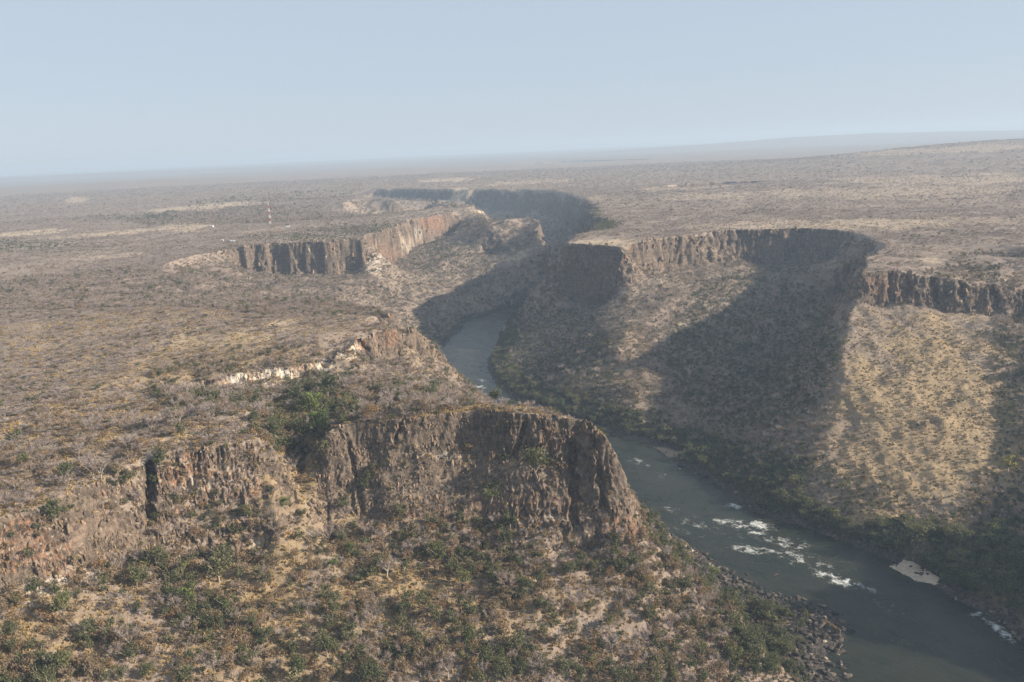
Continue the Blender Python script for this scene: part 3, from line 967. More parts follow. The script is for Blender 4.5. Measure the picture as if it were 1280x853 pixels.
def scatter(name, label_kind, meshes, xyz, scl, rot, vid, squash=1.0):
    """one stuff object whose points carry the far plants of a kind"""
    me = bpy.data.meshes.new(name)
    me.vertices.add(len(xyz)); me.vertices.foreach_set('co', np.asarray(xyz, np.float32).ravel())
    sv = me.attributes.new('scl', 'FLOAT_VECTOR', 'POINT')
    s3 = np.repeat(np.asarray(scl, np.float32)[:, None], 3, 1); s3[:, 2] *= squash
    sv.data.foreach_set('vector', s3.ravel()); fattr(me, 'rot', rot)
    a = me.attributes.new('vid', 'INT', 'POINT'); a.data.foreach_set('value', np.asarray(vid, np.int32))
    o = tag(link(bpy.data.objects.new(name, me)), kind='stuff')
    ng = bpy.data.node_groups.new(name + '_growth', 'GeometryNodeTree')
    ng.interface.new_socket('Geometry', in_out='INPUT', socket_type='NodeSocketGeometry')
    ng.interface.new_socket('Geometry', in_out='OUTPUT', socket_type='NodeSocketGeometry')
    gi = ng.nodes.new('NodeGroupInput'); go = ng.nodes.new('NodeGroupOutput')
    jn = ng.nodes.new('GeometryNodeJoinGeometry')
    for m_ in meshes:
        src = bpy.data.objects.new(m_.name, m_)
        oi = ng.nodes.new('GeometryNodeObjectInfo'); oi.inputs['Object'].default_value = src; oi.inputs['As Instance'].default_value = True
        ng.links.new(oi.outputs['Geometry'], jn.inputs[0])
    ip = ng.nodes.new('GeometryNodeInstanceOnPoints')
    ng.links.new(gi.outputs[0], ip.inputs['Points']); ng.links.new(jn.outputs[0], ip.inputs['Instance'])
    ip.inputs['Pick Instance'].default_value = True

    def at(nm, ty):
        n = ng.nodes.new('GeometryNodeInputNamedAttribute'); n.data_type = ty; n.inputs['Name'].default_value = nm; return n.outputs['Attribute']
    ng.links.new(at('vid', 'INT'), ip.inputs['Instance Index'])
    cx = ng.nodes.new('ShaderNodeCombineXYZ'); ng.links.new(at('rot', 'FLOAT'), cx.inputs[2])
    ng.links.new(cx.outputs[0], ip.inputs['Rotation'])
    ng.links.new(at('scl', 'FLOAT_VECTOR'), ip.inputs['Scale'])
    ng.links.new(ip.outputs[0], go.inputs[0])
    md = o.modifiers.new('growth', 'NODES'); md.node_group = ng
    return o


# ------------------------------------------------------------------ surface lookup on the finished sheet


def ground_at(x, y):
    """z, steepness and rock of the built sheet nearest to (x, y) (by column and row)"""
    r = np.hypot(x, y); t = np.arctan2(x, y)
    j = col_of(t)
    zz = np.empty(len(x)); st = np.empty(len(x)); rk = np.empty(len(x))
    order = np.argsort(j, kind='stable')
    js = j[order]; cut = np.flatnonzero(np.diff(js)) + 1
    for seg in np.split(order, cut):
        if not len(seg): continue
        c = j[seg[0]]
        rr = np.maximum.accumulate(np.hypot(TX[:, c], TY[:, c]))
        zz[seg] = np.interp(r[seg], rr, TZ[:, c]); st[seg] = np.interp(r[seg], rr, steep[:, c]); rk[seg] = np.interp(r[seg], rr, rock[:, c])
    return zz, st, rk


def poly_dist(poly, x, y, closed=False):
    d = np.full(len(x), 1e9)
    pts = poly + [poly[0]] if closed else poly
    for a, b in zip(pts[:-1], pts[1:]):
        d = np.minimum(d, seg_dist(x, y, a[:2], b[:2])[0])
    return d


def project(x, y, z):
    v = np.stack([x, y, np.asarray(z) - HC], -1)
    dz = v @ _fw
    return W0 / 2 + F * (v @ RC) / dz, H0 / 2 - F * (v @ UC) / dz, dz


def sample_ring(r0, r1, dens, ang=36):
    n = int(dens * math.radians(2 * ang) * .5 * (r1 * r1 - r0 * r0))
    t = rng.uniform(-math.radians(ang), math.radians(ang), n)
    r = np.sqrt(rng.uniform(r0 * r0, r1 * r1, n))
    return r * np.sin(t), r * np.cos(t)


def gauss(px, py, cx, cy, rx, ry):
    return np.exp(-(((px - cx) / rx) ** 2 + ((py - cy) / ry) ** 2))


xs = []; ys = []
for r0, r1, dn in ((250, 340, 1 / 12), (340, 700, 1 / 7.5), (700, 1300, 1 / 8.5), (1300, 2200, 1 / 13), (2200, 3600, 1 / 40), (3600, 7000, 1 / 240)):
    a, b = sample_ring(r0, r1, dn, 46 if r1 < 1400 else 38); xs.append(a); ys.append(b)
vx = np.concatenate(xs); vy = np.concatenate(ys)
vz, vst, vrk = ground_at(vx, vy)
vr = np.hypot(vx, vy)
vb = base_height(vx, vy)
hgt = vz - RZ
dR = poly_dist(RIGHT_BANK, vx, vy); dL = poly_dist(LEFT_BANK, vx, vy)
inR = in_poly(RIVER_POLY, vx, vy)
ppx, ppy, pdep = project(vx, vy, vz)
nA = fbm(vx / 55, vy / 55, 4, 120); nB = fbm(vx / 260, vy / 260, 3, 121); nC = fbm(vx / 18, vy / 18, 3, 122)
plat = (vb > -7)
# --- how thick the scrub is, by ground
dens = .80 + .9 * nA + .45 * nC
dens = np.where(plat, .54 + .8 * nA + .5 * nB + .3 * nC, dens)
bare_m = np.zeros(len(vx)); gold_m = np.zeros(len(vx))
jj = col_of(np.arctan2(vx, vy))
rowr = np.hypot(TX[:, TX.shape[1] // 2], TY[:, TX.shape[1] // 2])
for c in np.unique(jj):
    m = jj == c
    rr = np.maximum.accumulate(np.hypot(TX[:, c], TY[:, c]))
    bare_m[m] = np.interp(vr[m], rr, mark['bare'][:, c]); gold_m[m] = np.interp(vr[m], rr, mark['gold'][:, c])
dens = dens * (1 - .97 * bare_m) * (1 - np.where(vy < 620, .55, .3) * gold_m)
spur = in_poly([(1040, 380), (1240, 385), (1245, 560), (1190, 650), (1060, 655), (1000, 620), (1050, 500)], ppx, ppy) & (vb < -30) & (vx > 150) & (vy < 1100)
dens = np.where(spur, .30 + .35 * nC + .2 * nA, dens)
soft_m = np.zeros(len(vx))
for c in np.unique(jj):
    m = jj == c
    if mark['soft'][:, c].max() > 0: soft_m[m] = np.interp(vr[m], np.maximum.accumulate(np.hypot(TX[:, c], TY[:, c])), mark['soft'][:, c])
dens *= 1 - .66 * sstep(.35, .65, vrk) * sstep(.3, .55, vst)
dens = np.maximum(dens, 1.0 * (soft_m > .15))
dens[inR | (hgt < 2.2)] = 0
dens[(hgt < 6) & (vx < 330) & (vy < 1000) & (dL < 40)] *= .25
# --- which plant
gr = .03 + .08 * sstep(.1, .45, nB + .3 * nC)
gr = np.where(~plat, np.where(vy < 640, .20, .13) + .16 * sstep(0, .4, nA), gr)
bowd = gauss(ppx, ppy, 940, 440, 120, 110) * (vy > 880) * (vx > 180)
prom = gauss(ppx, ppy, 690, 455, 85, 75) * (vy > 950) * (vx > -40)
dens = np.maximum(dens, .95 * ((bowd > .45) | (prom > .4)))
dens = np.where((vy < 620) & ~plat & (ppx < 800), dens * .72, dens)
belt = (dR < np.where(vx > 170, 85, 50)) & (vx > -150) & (vy < 2300) & ~inR
dens = np.where(belt & (hgt > 3), np.maximum(dens, .9), dens)
gr = np.where(belt, np.maximum(gr, .95 * sstep(95, 35, dR)), gr)
gr = np.where((dL < 40) & ~inR, np.maximum(gr, .5), gr)
gr = np.maximum(gr, .95 * gauss(ppx, ppy, 400, 520, 38, 52) * (vy > 600))
gr = np.maximum(gr, .75 * gauss(ppx, ppy, 980, 390, 40, 60) * (vy > 1200))
gr = np.maximum(gr, np.maximum(.55 * (bowd > .45), .5 * (prom > .4)))
gr = np.maximum(gr, .8 * gauss(ppx, ppy, 1262, 560, 34, 170) * (vy < 1000))
gr = np.maximum(gr, .85 * (vx > 110) * (vy < 930) * (dL < 75))
gr = np.maximum(gr, .55 * gauss(ppx, ppy, 240, 770, 80, 60))
gr = np.maximum(gr, .55 * gauss(ppx, ppy, 640, 590, 60, 40) * (vy < 600))
gr = np.maximum(gr, .75 * gauss(ppx, ppy, 470, 288, 70, 9))
gr = np.maximum(gr, .8 * gauss(ppx, ppy, 380, 297, 60, 5)); gr = np.maximum(gr, .85 * gauss(ppx, ppy, 170, 272, 60, 4)); gr = np.maximum(gr, .85 * gauss(ppx, ppy, 40, 308, 60, 7))
gr = np.maximum(gr, .8 * gauss(ppx, ppy, 540, 424, 30, 20)); gr = np.maximum(gr, .6 * gauss(ppx, ppy, 1230, 330, 60, 12)); gr = np.maximum(gr, .7 * gauss(ppx, ppy, 700, 500, 90, 40) * (vy > 950))
gr = np.maximum(gr, .5 * gauss(ppx, ppy, 560, 320, 60, 40) * (vy > 1500)); gr = np.maximum(gr, .5 * gauss(ppx, ppy, 210, 480, 20, 12))
gr = np.where(spur, .38, gr)
dens[inR | (hgt < 2.2) | (dR < 11)] = 0
strip = (dL < 27 + 8 * nC) & (vx > 95) & (vy < 930) & (hgt < 22)
dens[strip] = 0
keep = rng.uniform(0, 1, len(vx)) < dens
u = rng.uniform(0, 1, len(vx))
bare_share = np.where(plat, .62, .40) + .25 * nB
bare_share = np.where((vy < 640) & ~plat, .19, bare_share)
vkind = np.where(u < gr, 2, np.where(rng.uniform(0, 1, len(vx)) < bare_share, 0, 1))      # 0 bare, 1 dry, 2 green
sc = rng.lognormal(-.04, .38, len(vx))
nearf = sstep(900, 560, vr)
sc *= np.where(vkind == 0, .74, np.where(vkind == 1, .80, .72)) * (1 + np.where(vkind == 0, .22, .5) * nearf) * np.where(vr > 750, .85, 1)
sc = np.where(spur, sc * .55, sc); sc = np.where(belt & (vkind == 2), sc * 1.45, sc)
sc = np.where(plat & (vkind == 0), sc * .9, sc)
sc *= np.where(vst > .45, .55, 1) * np.where(soft_m > .15, .72, 1)
sc *= np.where(vr > 2200, 1.35, 1) * np.where(vr > 3600, 1.7, 1)
sc = np.clip(sc, .3, 2.6)
sel = np.flatnonzero(keep)
vx, vy, vz, vr, sc, vkind, ppx, ppy, vst, plat, dR, dL, spur, vb, belt = [a[sel] for a in (vx, vy, vz, vr, sc, vkind, ppx, ppy, vst, plat, dR, dL, spur, vb, belt)]
vz = vz - .15 - 1.2 * np.clip(vst - .1, 0, 1)
vrot = rng.uniform(0, 6.28, len(vx)); vvid = rng.integers(0, 5, len(vx))
print('plants', len(vx), [int((vkind == q).sum()) for q in range(3)])


def visible(x, y, z, top):
    ok = np.ones(len(x), bool)
    for f in np.linspace(.35, .985, 60):
        hx, hy = x * f, y * f
        hz = HC + (z + top - HC) * f
        ok &= height(hx, hy) < hz + .8
    return ok


# ------------------------------------------------------------------ plants one can tell apart: things
def zone_of(x, y, px, py, b, dr, dl, pl, sp):
    if sp: return 'on the sunlit straw slope of the right hand spur'
    if dl < 45 and x > 90 and y < 900: return 'beside the dark bank rocks on the near side of the river'
    if dr < 75 and x > 0: return 'along the far bank of the river'
    if x > 230: return 'on the right wall of the gorge'
    if in_poly(MESA_POLY, np.array([x]), np.array([y]))[0]:
        return 'on the narrow top of the flat-topped rock' if b > -12 else 'on the steep face of the flat-topped rock'
    if y < 640 and b < -7:
        if px < 300: return 'below the long reddish cliff at lower left'
        if px < 560: return 'in the golden grass below the left half of the flat-topped rock'
        if px < 780: return 'on the scrubby slope below the right half of the flat-topped rock'
        return 'on the ridge that runs down to the river'
    if x < -20 and y < 1000 and 330 < px < 470: return 'in the ravine left of the flat-topped rock'
    if y < 640: return 'on the bench above the reddish cliff at left'
    if px < 330: return 'on the scrub plain left of the pale cliff band'
    return 'on the slopes behind the flat-topped rock'


def pick(kindid, n, rmax=1500):
    c = np.flatnonzero((vkind == kindid) & (vr < rmax) & (ppx > 4) & (ppx < 1276) & (ppy > 60) & (ppy < 868))
    c = c[np.argsort(-(sc[c] * (7.0 if kindid != 1 else 4.2) / vr[c]))][:n * 3]
    v = visible(vx[c], vy[c], vz[c], sc[c] * 3.0)
    return c[v][:n]


used = np.zeros(len(vx), bool)
LBL = {0: ('leafless grey-brown tree', 'leafless trees'), 1: ('dry brown shrub', 'dry brown shrubs'), 2: ('small leafy green tree', 'leafy green trees')}
SPECIAL_XY = []


def at_px(kind, v, px, py, wpx, label, crown_mat=None, group=None, name=None, sz=1.0, rz=None, cat=None):
    """a plant standing at its own real spot, wpx photo pixels wide there"""
    x, y, z = hit(px, py)
    zz = ground_at(np.array([x]), np.array([y]))[0][0]
    d = math.hypot(x, y)
    base_w = {'bare': 6.0, 'dry': 4.4, 'green': 6.0}[kind]
    s = wpx * d / F / base_w
    SPECIAL_XY.append((x, y, .5 * wpx * d / F))
    o = plant(kind, v, (x, y, zz - .2), s, rz if rz is not None else random.uniform(0, 6.28), label, group, None if crown_mat is M_WHITE else crown_mat, name, sz=sz, trunk_mat=M_WHITE if crown_mat is M_WHITE else None)
    if cat: o['category'] = cat
    return o


M_WHITE = leaf_mat('white_bark', [(0, (.36, .33, .29)), (1, (.42, .38, .33))])
at_px('green', 0, 357, 637, 21, 'round bright green bush alone on the bare grassy slope left of the flat-topped rock', M_BRIGHT, name='round_bush', sz=.85, cat='bush')
at_px('green', 1, 378, 646, 13, 'smaller dark green bush at the very foot of the flat-topped rock, beside the round one', M_GREEN, name='round_bush', sz=.85, cat='bush')
at_px('green', 2, 438, 697, 18, 'bright green upright bush under the left corner of the dark columned cliff', M_BRIGHT, name='round_bush', sz=1.1, cat='bush')
at_px('green', 3, 418, 712, 24, 'wide bright green bush just below and left of the upright bush under the cliff corner', M_BRIGHT, name='round_bush', sz=.8, cat='bush')
at_px('green', 4, 274, 728, 46, 'big dark green spreading tree below the white-streaked rock step at lower left', M_GREEN, name='spreading_tree', sz=.9)
at_px('green', 0, 400, 545, 34, 'tall light green tree lowest in the ravine left of the flat-topped rock', M_BRIGHT, name='ravine_tree')
at_px('green', 1, 391, 520, 36, 'light yellow-green tree in the middle of the ravine clump', M_BRIGHT, name='ravine_tree')
at_px('green', 0, 406, 572, 24, 'dark green tree in the shade right under the left end of the flat-topped rock', M_GREEN, name='ravine_tree')
at_px('green', 2, 378, 555, 30, 'olive green tree at the left edge of the ravine clump', M_GREEN, name='ravine_tree')
at_px('green', 3, 410, 498, 36, 'dark green round-headed tree topmost in the ravine clump', M_GREEN, name='ravine_tree')
at_px('green', 4, 374, 504, 26, 'mid green tree at the upper left of the ravine clump', M_GREEN, name='ravine_tree')
at_px('green', 2, 672, 602, 52, 'grey-green spreading tree growing on the ledge in the middle of the dark columned face', M_GREEN, name='spreading_tree', sz=.8)
at_px('green', 1, 613, 632, 40, 'dark green tree on the ledge of the columned face, below the spreading one', M_GREEN, name='ledge_tree', sz=.8)
at_px('green', 0, 236, 756, 26, 'lime green tree low on the slope below the reddish cliff', M_BRIGHT, name='lime_tree')
at_px('green', 3, 566, 722, 30, 'soft green tree at the foot of the middle of the columned cliff', M_GREEN, name='foot_tree')
at_px('green', 1, 1196, 712, 30, 'dark green tree overhanging the right end of the pale sandbank', M_GREEN, name='bank_tree')
at_px('green', 2, 1147, 690, 40, 'broad dark tree behind the pale sandbank', M_GREEN, name='bank_tree', sz=.8)
at_px('green', 4, 1260, 590, 22, 'yellow-leaved tree in the dark gully at the right edge', M_YELLOW, name='yellow_tree')
at_px('green', 0, 1057, 342, 14, 'single yellow-green tree in the shade under the spur rim', M_YELLOW, name='yellow_tree')
at_px('green', 3, 890, 725, 26, 'bright green bush beside the white rock on the near bank', M_BRIGHT, name='bank_bush', sz=.8, cat='bush')
at_px('bare', 0, 484, 722, 24, 'white-trunked leafless tree in golden grass below the columned cliff', M_WHITE, name='white_tree')
at_px('bare', 1, 451, 795, 26, 'white-trunked leafless tree standing lowest left of the grassy clearing', M_WHITE, name='white_tree')
at_px('bare', 2, 468, 785, 28, 'grey leafless tree right beside the lowest white-trunked tree', None, name='grey_tree')
at_px('bare', 3, 560, 848, 30, 'pale forked leafless tree at the bottom edge of the view', M_WHITE, name='white_tree')
at_px('bare', 4, 412, 678, 22, 'leaning pale leafless tree against the left foot of the columned cliff', M_WHITE, name='white_tree')
at_px('bare', 0, 127, 600, 20, 'pale leafless tree standing out on the brow above the reddish cliff', M_WHITE, name='white_tree')
at_px('bare', 1, 556, 503, 18, 'pale leafless tree behind the crest of the flat-topped rock, against the river', M_WHITE, name='white_tree')
at_px('bare', 2, 875, 765, 26, 'pale leafless tree on the ridge above the near river bank', M_WHITE, name='white_tree')
for X_, Y_, R_ in SPECIAL_XY:
    used |= np.hypot(vx - X_, vy - Y_) < R_ * .8
vis_n = 40 if DBG else 285
for kid, nm in ((0, 'bare'), (1, 'dry'), (2, 'green')):
    for i in pick(kid, vis_n):
        if used[i]: continue
        used[i] = True
        z_ = zone_of(vx[i], vy[i], ppx[i], ppy[i], vb[i], dR[i], dL[i], plat[i], spur[i])
        plant(nm, int(vvid[i]), (vx[i], vy[i], vz[i]), sc[i], vrot[i], f'{LBL[kid][0]} {z_}', f'{LBL[kid][1]} {z_}')
# --- the countless rest
for kid, nm, name, k1 in ((0, 'bare', 'leafless_woodland', .45), (1, 'dry', 'dry_scrub', .5), (2, 'green', 'green_thicket', .45)):
    near = np.flatnonzero((vkind == kid) & ~used)
    ms = [joined(name + '_plant', nm, v, 1.0, 1.0) for v in range(5)] + [joined(name + '_plant', nm, v, k1, 1.0 / math.sqrt(k1)) for v in range(5)]
    vid = vvid[near] + np.where(vr[near] > 1000, 5, 0)
    scatter(name, nm, ms, np.stack([vx[near], vy[near], vz[near]], -1), sc[near], vrot[near], vid, np.where(plat[near], .50, .92))

# --- straw tussocks between the bushes
TUFT = []
M_STRAW = leaf_mat('straw_grass', [(0, (.34, .24, .11)), (.5, (.42, .305, .145)), (1, (.27, .19, .095))])
for i in range(4):
    r_ = np.random.default_rng(500 + i)
    co = []; fc = []
    for j in range(34):
        a = r_.uniform(0, 6.28); q = .75 * math.sqrt(r_.uniform(0, 1)); o = np.array([math.cos(a) * q, math.sin(a) * q, -.05])
        e = o + np.array([r_.normal(0, .25), r_.normal(0, .25), r_.uniform(.4, .95)]); u_ = np.array([math.cos(a + 1.2), math.sin(a + 1.2), 0]) * r_.uniform(.07, .16)
        k_ = len(co); co += [o - u_, o + u_, e + u_ * .4, e - u_ * .4]; fc.append((k_, k_ + 1, k_ + 2, k_ + 3))
    TUFT.append(mesh_np('tussock', np.array(co), np.array(fc), False, [M_STRAW]))
gx = []; gy = []
for r0, r1, dn in ((340, 720, 1 / 4.0), (720, 1150, 1 / 12)):
    a, b = sample_ring(r0, r1, dn); gx.append(a); gy.append(b)
gx = np.concatenate(gx); gy = np.concatenate(gy)
gz, gst, grk = ground_at(gx, gy)
kp = (gz - RZ > 5) & (rng.uniform(0, 1, len(gx)) < (.55 + .8 * fbm(gx / 25, gy / 25, 3, 140)) * (1 - .8 * sstep(.3, .55, gst)))
gx, gy, gz = gx[kp], gy[kp], gz[kp]
print('tussocks', len(gx))
scatter('dry_grass', '', TUFT, np.stack([gx, gy, gz - .05], -1), rng.uniform(.7, 1.7, len(gx)), rng.uniform(0, 6.28, len(gx)), rng.integers(0, 4, len(gx)))


# ------------------------------------------------------------------ rock: blocks in the cliffs, boulders on the banks
def rock_mat(name, ramp):
    g = NT(name)
    oi = g.new('ShaderNodeObjectInfo'); cr = g.new('ShaderNodeValToRGB')
    while len(cr.color_ramp.elements) < len(ramp): cr.color_ramp.elements.new(.5)
    for e, (p_, c_) in zip(cr.color_ramp.elements, ramp): e.position = p_; e.color = (*c_, 1)
    g.ln(oi.outputs['Random'], cr.inputs[0])
    n = g.noise(.9, 4, .7, g.pos())
    mx = g.new('ShaderNodeMix', data_type='RGBA', blend_type='MULTIPLY'); mx.inputs[0].default_value = 1
    g.ln(cr.outputs[0], mx.inputs[6]); g.ln(g.mix(g.rng(n, .3, .7), (.6, .58, .56), (1.35, 1.3, 1.22)), mx.inputs[7])
    g.col(mx.outputs[2]); g.bump(n, .8, .4)
    return g.m


def rock_mesh(name, seed, mat, stretch=(1, 1, 1), n=14):
    r_ = np.random.default_rng(seed)
    bm = bmesh.new()
    for i in range(n):
        d = r_.normal(0, 1, 3); d /= np.linalg.norm(d)
        bm.verts.new(d * r_.uniform(.75, 1.1) * np.array(stretch))
    bmesh.ops.convex_hull(bm, input=bm.verts)
    loose = [v for v in bm.verts if not v.link_faces]
    bmesh.ops.delete(bm, geom=loose, context='VERTS')
    bmesh.ops.bevel(bm, geom=list(bm.edges), offset=.06, segments=1, affect='EDGES')
    me = bpy.data.meshes.new(name); bm.to_mesh(me); bm.free(); me.materials.append(mat)
    return me


M_CRAG = rock_mat('weathered_cliff_rock', [(0, (.090, .072, .060)), (.4, (.150, .115, .088)), (.75, (.205, .158, .118)), (.9, (.24, .155, .105)), (1, (.26, .22, .17))])
M_BASALT = rock_mat('dark_river_rock', [(0, (.035, .032, .030)), (.6, (.065, .056, .050)), (.9, (.12, .10, .085)), (1, (.30, .26, .21))])
CRAG = [rock_mesh('crag_block', 700 + i, M_CRAG, (.8, .8, 1.5), 11) for i in range(6)]
cand = np.flatnonzero((rock.ravel() > .45) & (steep.ravel() > .28) & (TR.ravel() < 3200) & (np.abs(np.arctan2(TX, TY)).ravel() < .66))
rr_ = TR.ravel()[cand]
# same number of vertices per picture area everywhere, so thin them evenly
w_ = .19 * (1 - .9 * mark['soft'].ravel()[cand]) * np.where((TX.ravel()[cand] < -120) & (TY.ravel()[cand] < 620), 1.1, 1) * (.3 + 1.2 * sstep(-.3, .4, noise2(TX.ravel()[cand] / 14, TY.ravel()[cand] / 14 + TZ.ravel()[cand] / 9, 150)))
cand = cand[rng.uniform(0, 1, len(cand)) < w_ * (4 if DBG else 1)]
bx, by, bz, br = TX.ravel()[cand], TY.ravel()[cand], TZ.ravel()[cand], TR.ravel()[cand]
bs = np.clip(rng.lognormal(-.05, .45, len(cand)) * np.clip(br / 620, .7, 3.2), .4, 6)
nn = NRM.reshape(-1, 3)[cand]
bx = bx - nn[:, 0] * bs * .25; by = by - nn[:, 1] * bs * .25
tx_, ty_ = [], []                          # fallen blocks on the slopes under the cliffs
for r0, r1, dn in ((430, 800, 1 / 60), (800, 1800, 1 / 150)):
    a, b = sample_ring(r0, r1, dn); tx_.append(a); ty_.append(b)
tx_ = np.concatenate(tx_); ty_ = np.concatenate(ty_)
tz_, ts_, tr_ = ground_at(tx_, ty_)
tk = (base_height(tx_, ty_) < -12) & (tz_ > RZ + 4) & (ts_ < .4) & (rng.uniform(0, 1, len(tx_)) < .5 + noise2(tx_ / 30, ty_ / 30, 180))
tx_, ty_, tz_ = tx_[tk], ty_[tk], tz_[tk]
bx = np.concatenate([bx, tx_]); by = np.concatenate([by, ty_]); bz = np.concatenate([bz, tz_])
bs = np.concatenate([bs, np.clip(rng.lognormal(-.1, .45, len(tx_)), .4, 2.6)])
cand = np.arange(len(bx))
print('crags', len(cand))
scatter('cliff_blocks', '', CRAG, np.stack([bx, by, bz], -1), bs, rng.uniform(0, 6.28, len(cand)), rng.integers(0, 6, len(cand)))

BOULDER = [rock_mesh('boulder', 800 + i, M_BASALT, (1.15, .9, .7), 13) for i in range(6)]
qx, qy = [], []
for r0, r1, dn in ((480, 800, 1 / 3.2), (800, 1250, 1 / 9), (1250, 2000, 1 / 40)):
    a, b = sample_ring(r0, r1, dn); qx.append(a); qy.append(b)
qx = np.concatenate(qx); qy = np.concatenate(qy)
dm = np.minimum(poly_dist(RIGHT_BANK, qx, qy), poly_dist(LEFT_BANK, qx, qy))
qz, qs, qr = ground_at(qx, qy)
near_l = poly_dist(LEFT_BANK, qx, qy) < poly_dist(RIGHT_BANK, qx, qy)
hh = qz - RZ
qpx, qpy, _ = project(qx, qy, qz)
nb_ = near_l & (qx > 95) & (qy < 930)
pr = np.where(hh < np.where(nb_, 20, 5), np.where(nb_, .95, .6), .08) * (hh > -2.6) * (dm < np.where(nb_, 36, 20)) * (.35 + 1.1 * sstep(-.2, .4, noise2(qx / 12, qy / 12, 160)))
pr = np.where((dm < 26) & (hh <= -2.6) & in_poly(RIVER_POLY, qx, qy) & (gauss(qpx, qpy, 960, 690, 120, 60) > .3), .012, pr)
kq = rng.uniform(0, 1, len(qx)) < pr
qx, qy, qz, hh, near_l = qx[kq], qy[kq], np.maximum(qz[kq], RZ - .6), hh[kq], near_l[kq]
qsz = np.clip(rng.lognormal(.0, .5, len(qx)) * np.where(near_l & (qx > 95) & (qy < 930), 1.35, 1), .35, 3.6)
qv = rng.integers(0, 6, len(qx)); qrot = rng.uniform(0, 6.28, len(qx))
qpx, qpy, qd = project(qx, qy, qz)
o_ = np.argsort(-(qsz / qd) * ((qpx > 5) & (qpx < 1275) & (qpy < 860)))[:900]
o_ = o_[visible(qx[o_], qy[o_], qz[o_], qsz[o_])][:30 if DBG else 260]
mk = np.zeros(len(qx), bool); mk[o_] = True
for i in o_:
    if near_l[i]:
        z_ = 'on the rocky point at the near bank low in the picture' if qpy[i] > 735 else 'on the dark stony strip along the near bank beside the rapids'
    else:
        z_ = 'at the foot of the shaded far bank by the sandbank' if qpx[i] > 1080 else ('on the far bank opposite the rapids' if qpx[i] > 860 else 'on the flat rock shelf upstream on the far bank')
    if hh[i] <= -2.6: z_ = 'standing out of the water in the rapids'
    b_ = bpy.data.objects.new('boulder', BOULDER[qv[i]])
    b_.location = (qx[i], qy[i], qz[i] + .15 * qsz[i]); b_.rotation_euler = (0, 0, qrot[i]); b_.scale = (qsz[i],) * 3
    tag(link(b_), 'dark grey boulder ' + z_, 'boulder', 'dark boulders ' + z_)
rs_ = ~mk
scatter('river_rubble', '', BOULDER, np.stack([qx[rs_], qy[rs_], qz[rs_]], -1), qsz[rs_], qrot[rs_], qv[rs_])
print('boulders', len(qx))

# ------------------------------------------------------------------ sandbank
def build_sand():
    poly = [P(x, y, RZ)[:2] for x, y in [(1112, 708), (1130, 704), (1160, 705), (1194, 706), (1196, 722), (1172, 731), (1148, 727), (1128, 717)]]
    pp = np.array(poly)
    g = Grid(pp[:, 0].min() - 3, pp[:, 0].max() + 3, pp[:, 1].min() - 3, pp[:, 1].max() + 3, 1.0)
    X, Y = g.coords(); xf, yf = X.ravel(), Y.ravel()
    d = poly_dist(poly, xf, yf, True) + 1.2 * noise2(xf / 5, yf / 5, 170)
    ins = in_poly(poly, xf, yf)
    d = np.where(ins, d, -d)
    gz_, _, _ = ground_at(xf, yf)
    z = np.maximum(np.minimum(gz_, RZ + 2.4), RZ - .2) + .25 * np.clip(d + 1, 0, 3) + .12 * noise2(xf / 3, yf / 3, 171)
    idx = np.arange(g.nx * g.ny).reshape(g.ny, g.nx)
    q = np.stack([idx[:-1, :-1], idx[:-1, 1:], idx[1:, 1:], idx[1:, :-1]], -1).reshape(-1, 4)
    q = q[(d[q] > -1.5).all(1)]
    u_, inv = np.unique(q, return_inverse=True)
    m = NT('pale_river_sand'); n = m.noise(.25, 4, .6, m.pos())
    m.col(m.mix(m.rng(n, .35, .65), (.36, .295, .22), (.46, .38, .295)))
    me = mesh_np('sandbank', np.stack([xf, yf, z], -1)[u_], inv.reshape(-1, 4), True, [m.m])
    tag(link(bpy.data.objects.new('sandbank', me)), kind='structure')


build_sand()


# ------------------------------------------------------------------ radio mast and a few far buildings on the left plain
def paint(name, c):
    m = NT(name); n = m.noise(.6, 3, .6, m.pos())
    m.col(m.mix(n, tuple(q * .85 for q in c), c)); m.b.inputs['Roughness'].default_value = .6
    return m.m


M_RED = paint('red_mast_paint', (.33, .09, .07)); M_WHT = paint('white_mast_paint', (.60, .60, .59)); M_STEEL = paint('grey_steel', (.30, .30, .31))


def geo_obj(name, geo, mat, parent):
    o = bpy.data.objects.new(name, mesh_np(name, geo[0], geo[1], False, [mat])); o.parent = parent
    return link(o)


x, y, z = hit(338, 281)
z = ground_at(np.array([x]), np.array([y]))[0][0]
mast = tag(link(bpy.data.objects.new('radio_mast', None)), 'tall red and white banded lattice mast on the far left plain', 'mast')
mast.location = (x, y, z)
Hm = 27 * math.hypot(x, y) / F
NB = 7


def leg(a, h): 
    w = 3.0 * (1 - .72 * h / Hm)
    return np.array([w * math.cos(a), w * math.sin(a), h])


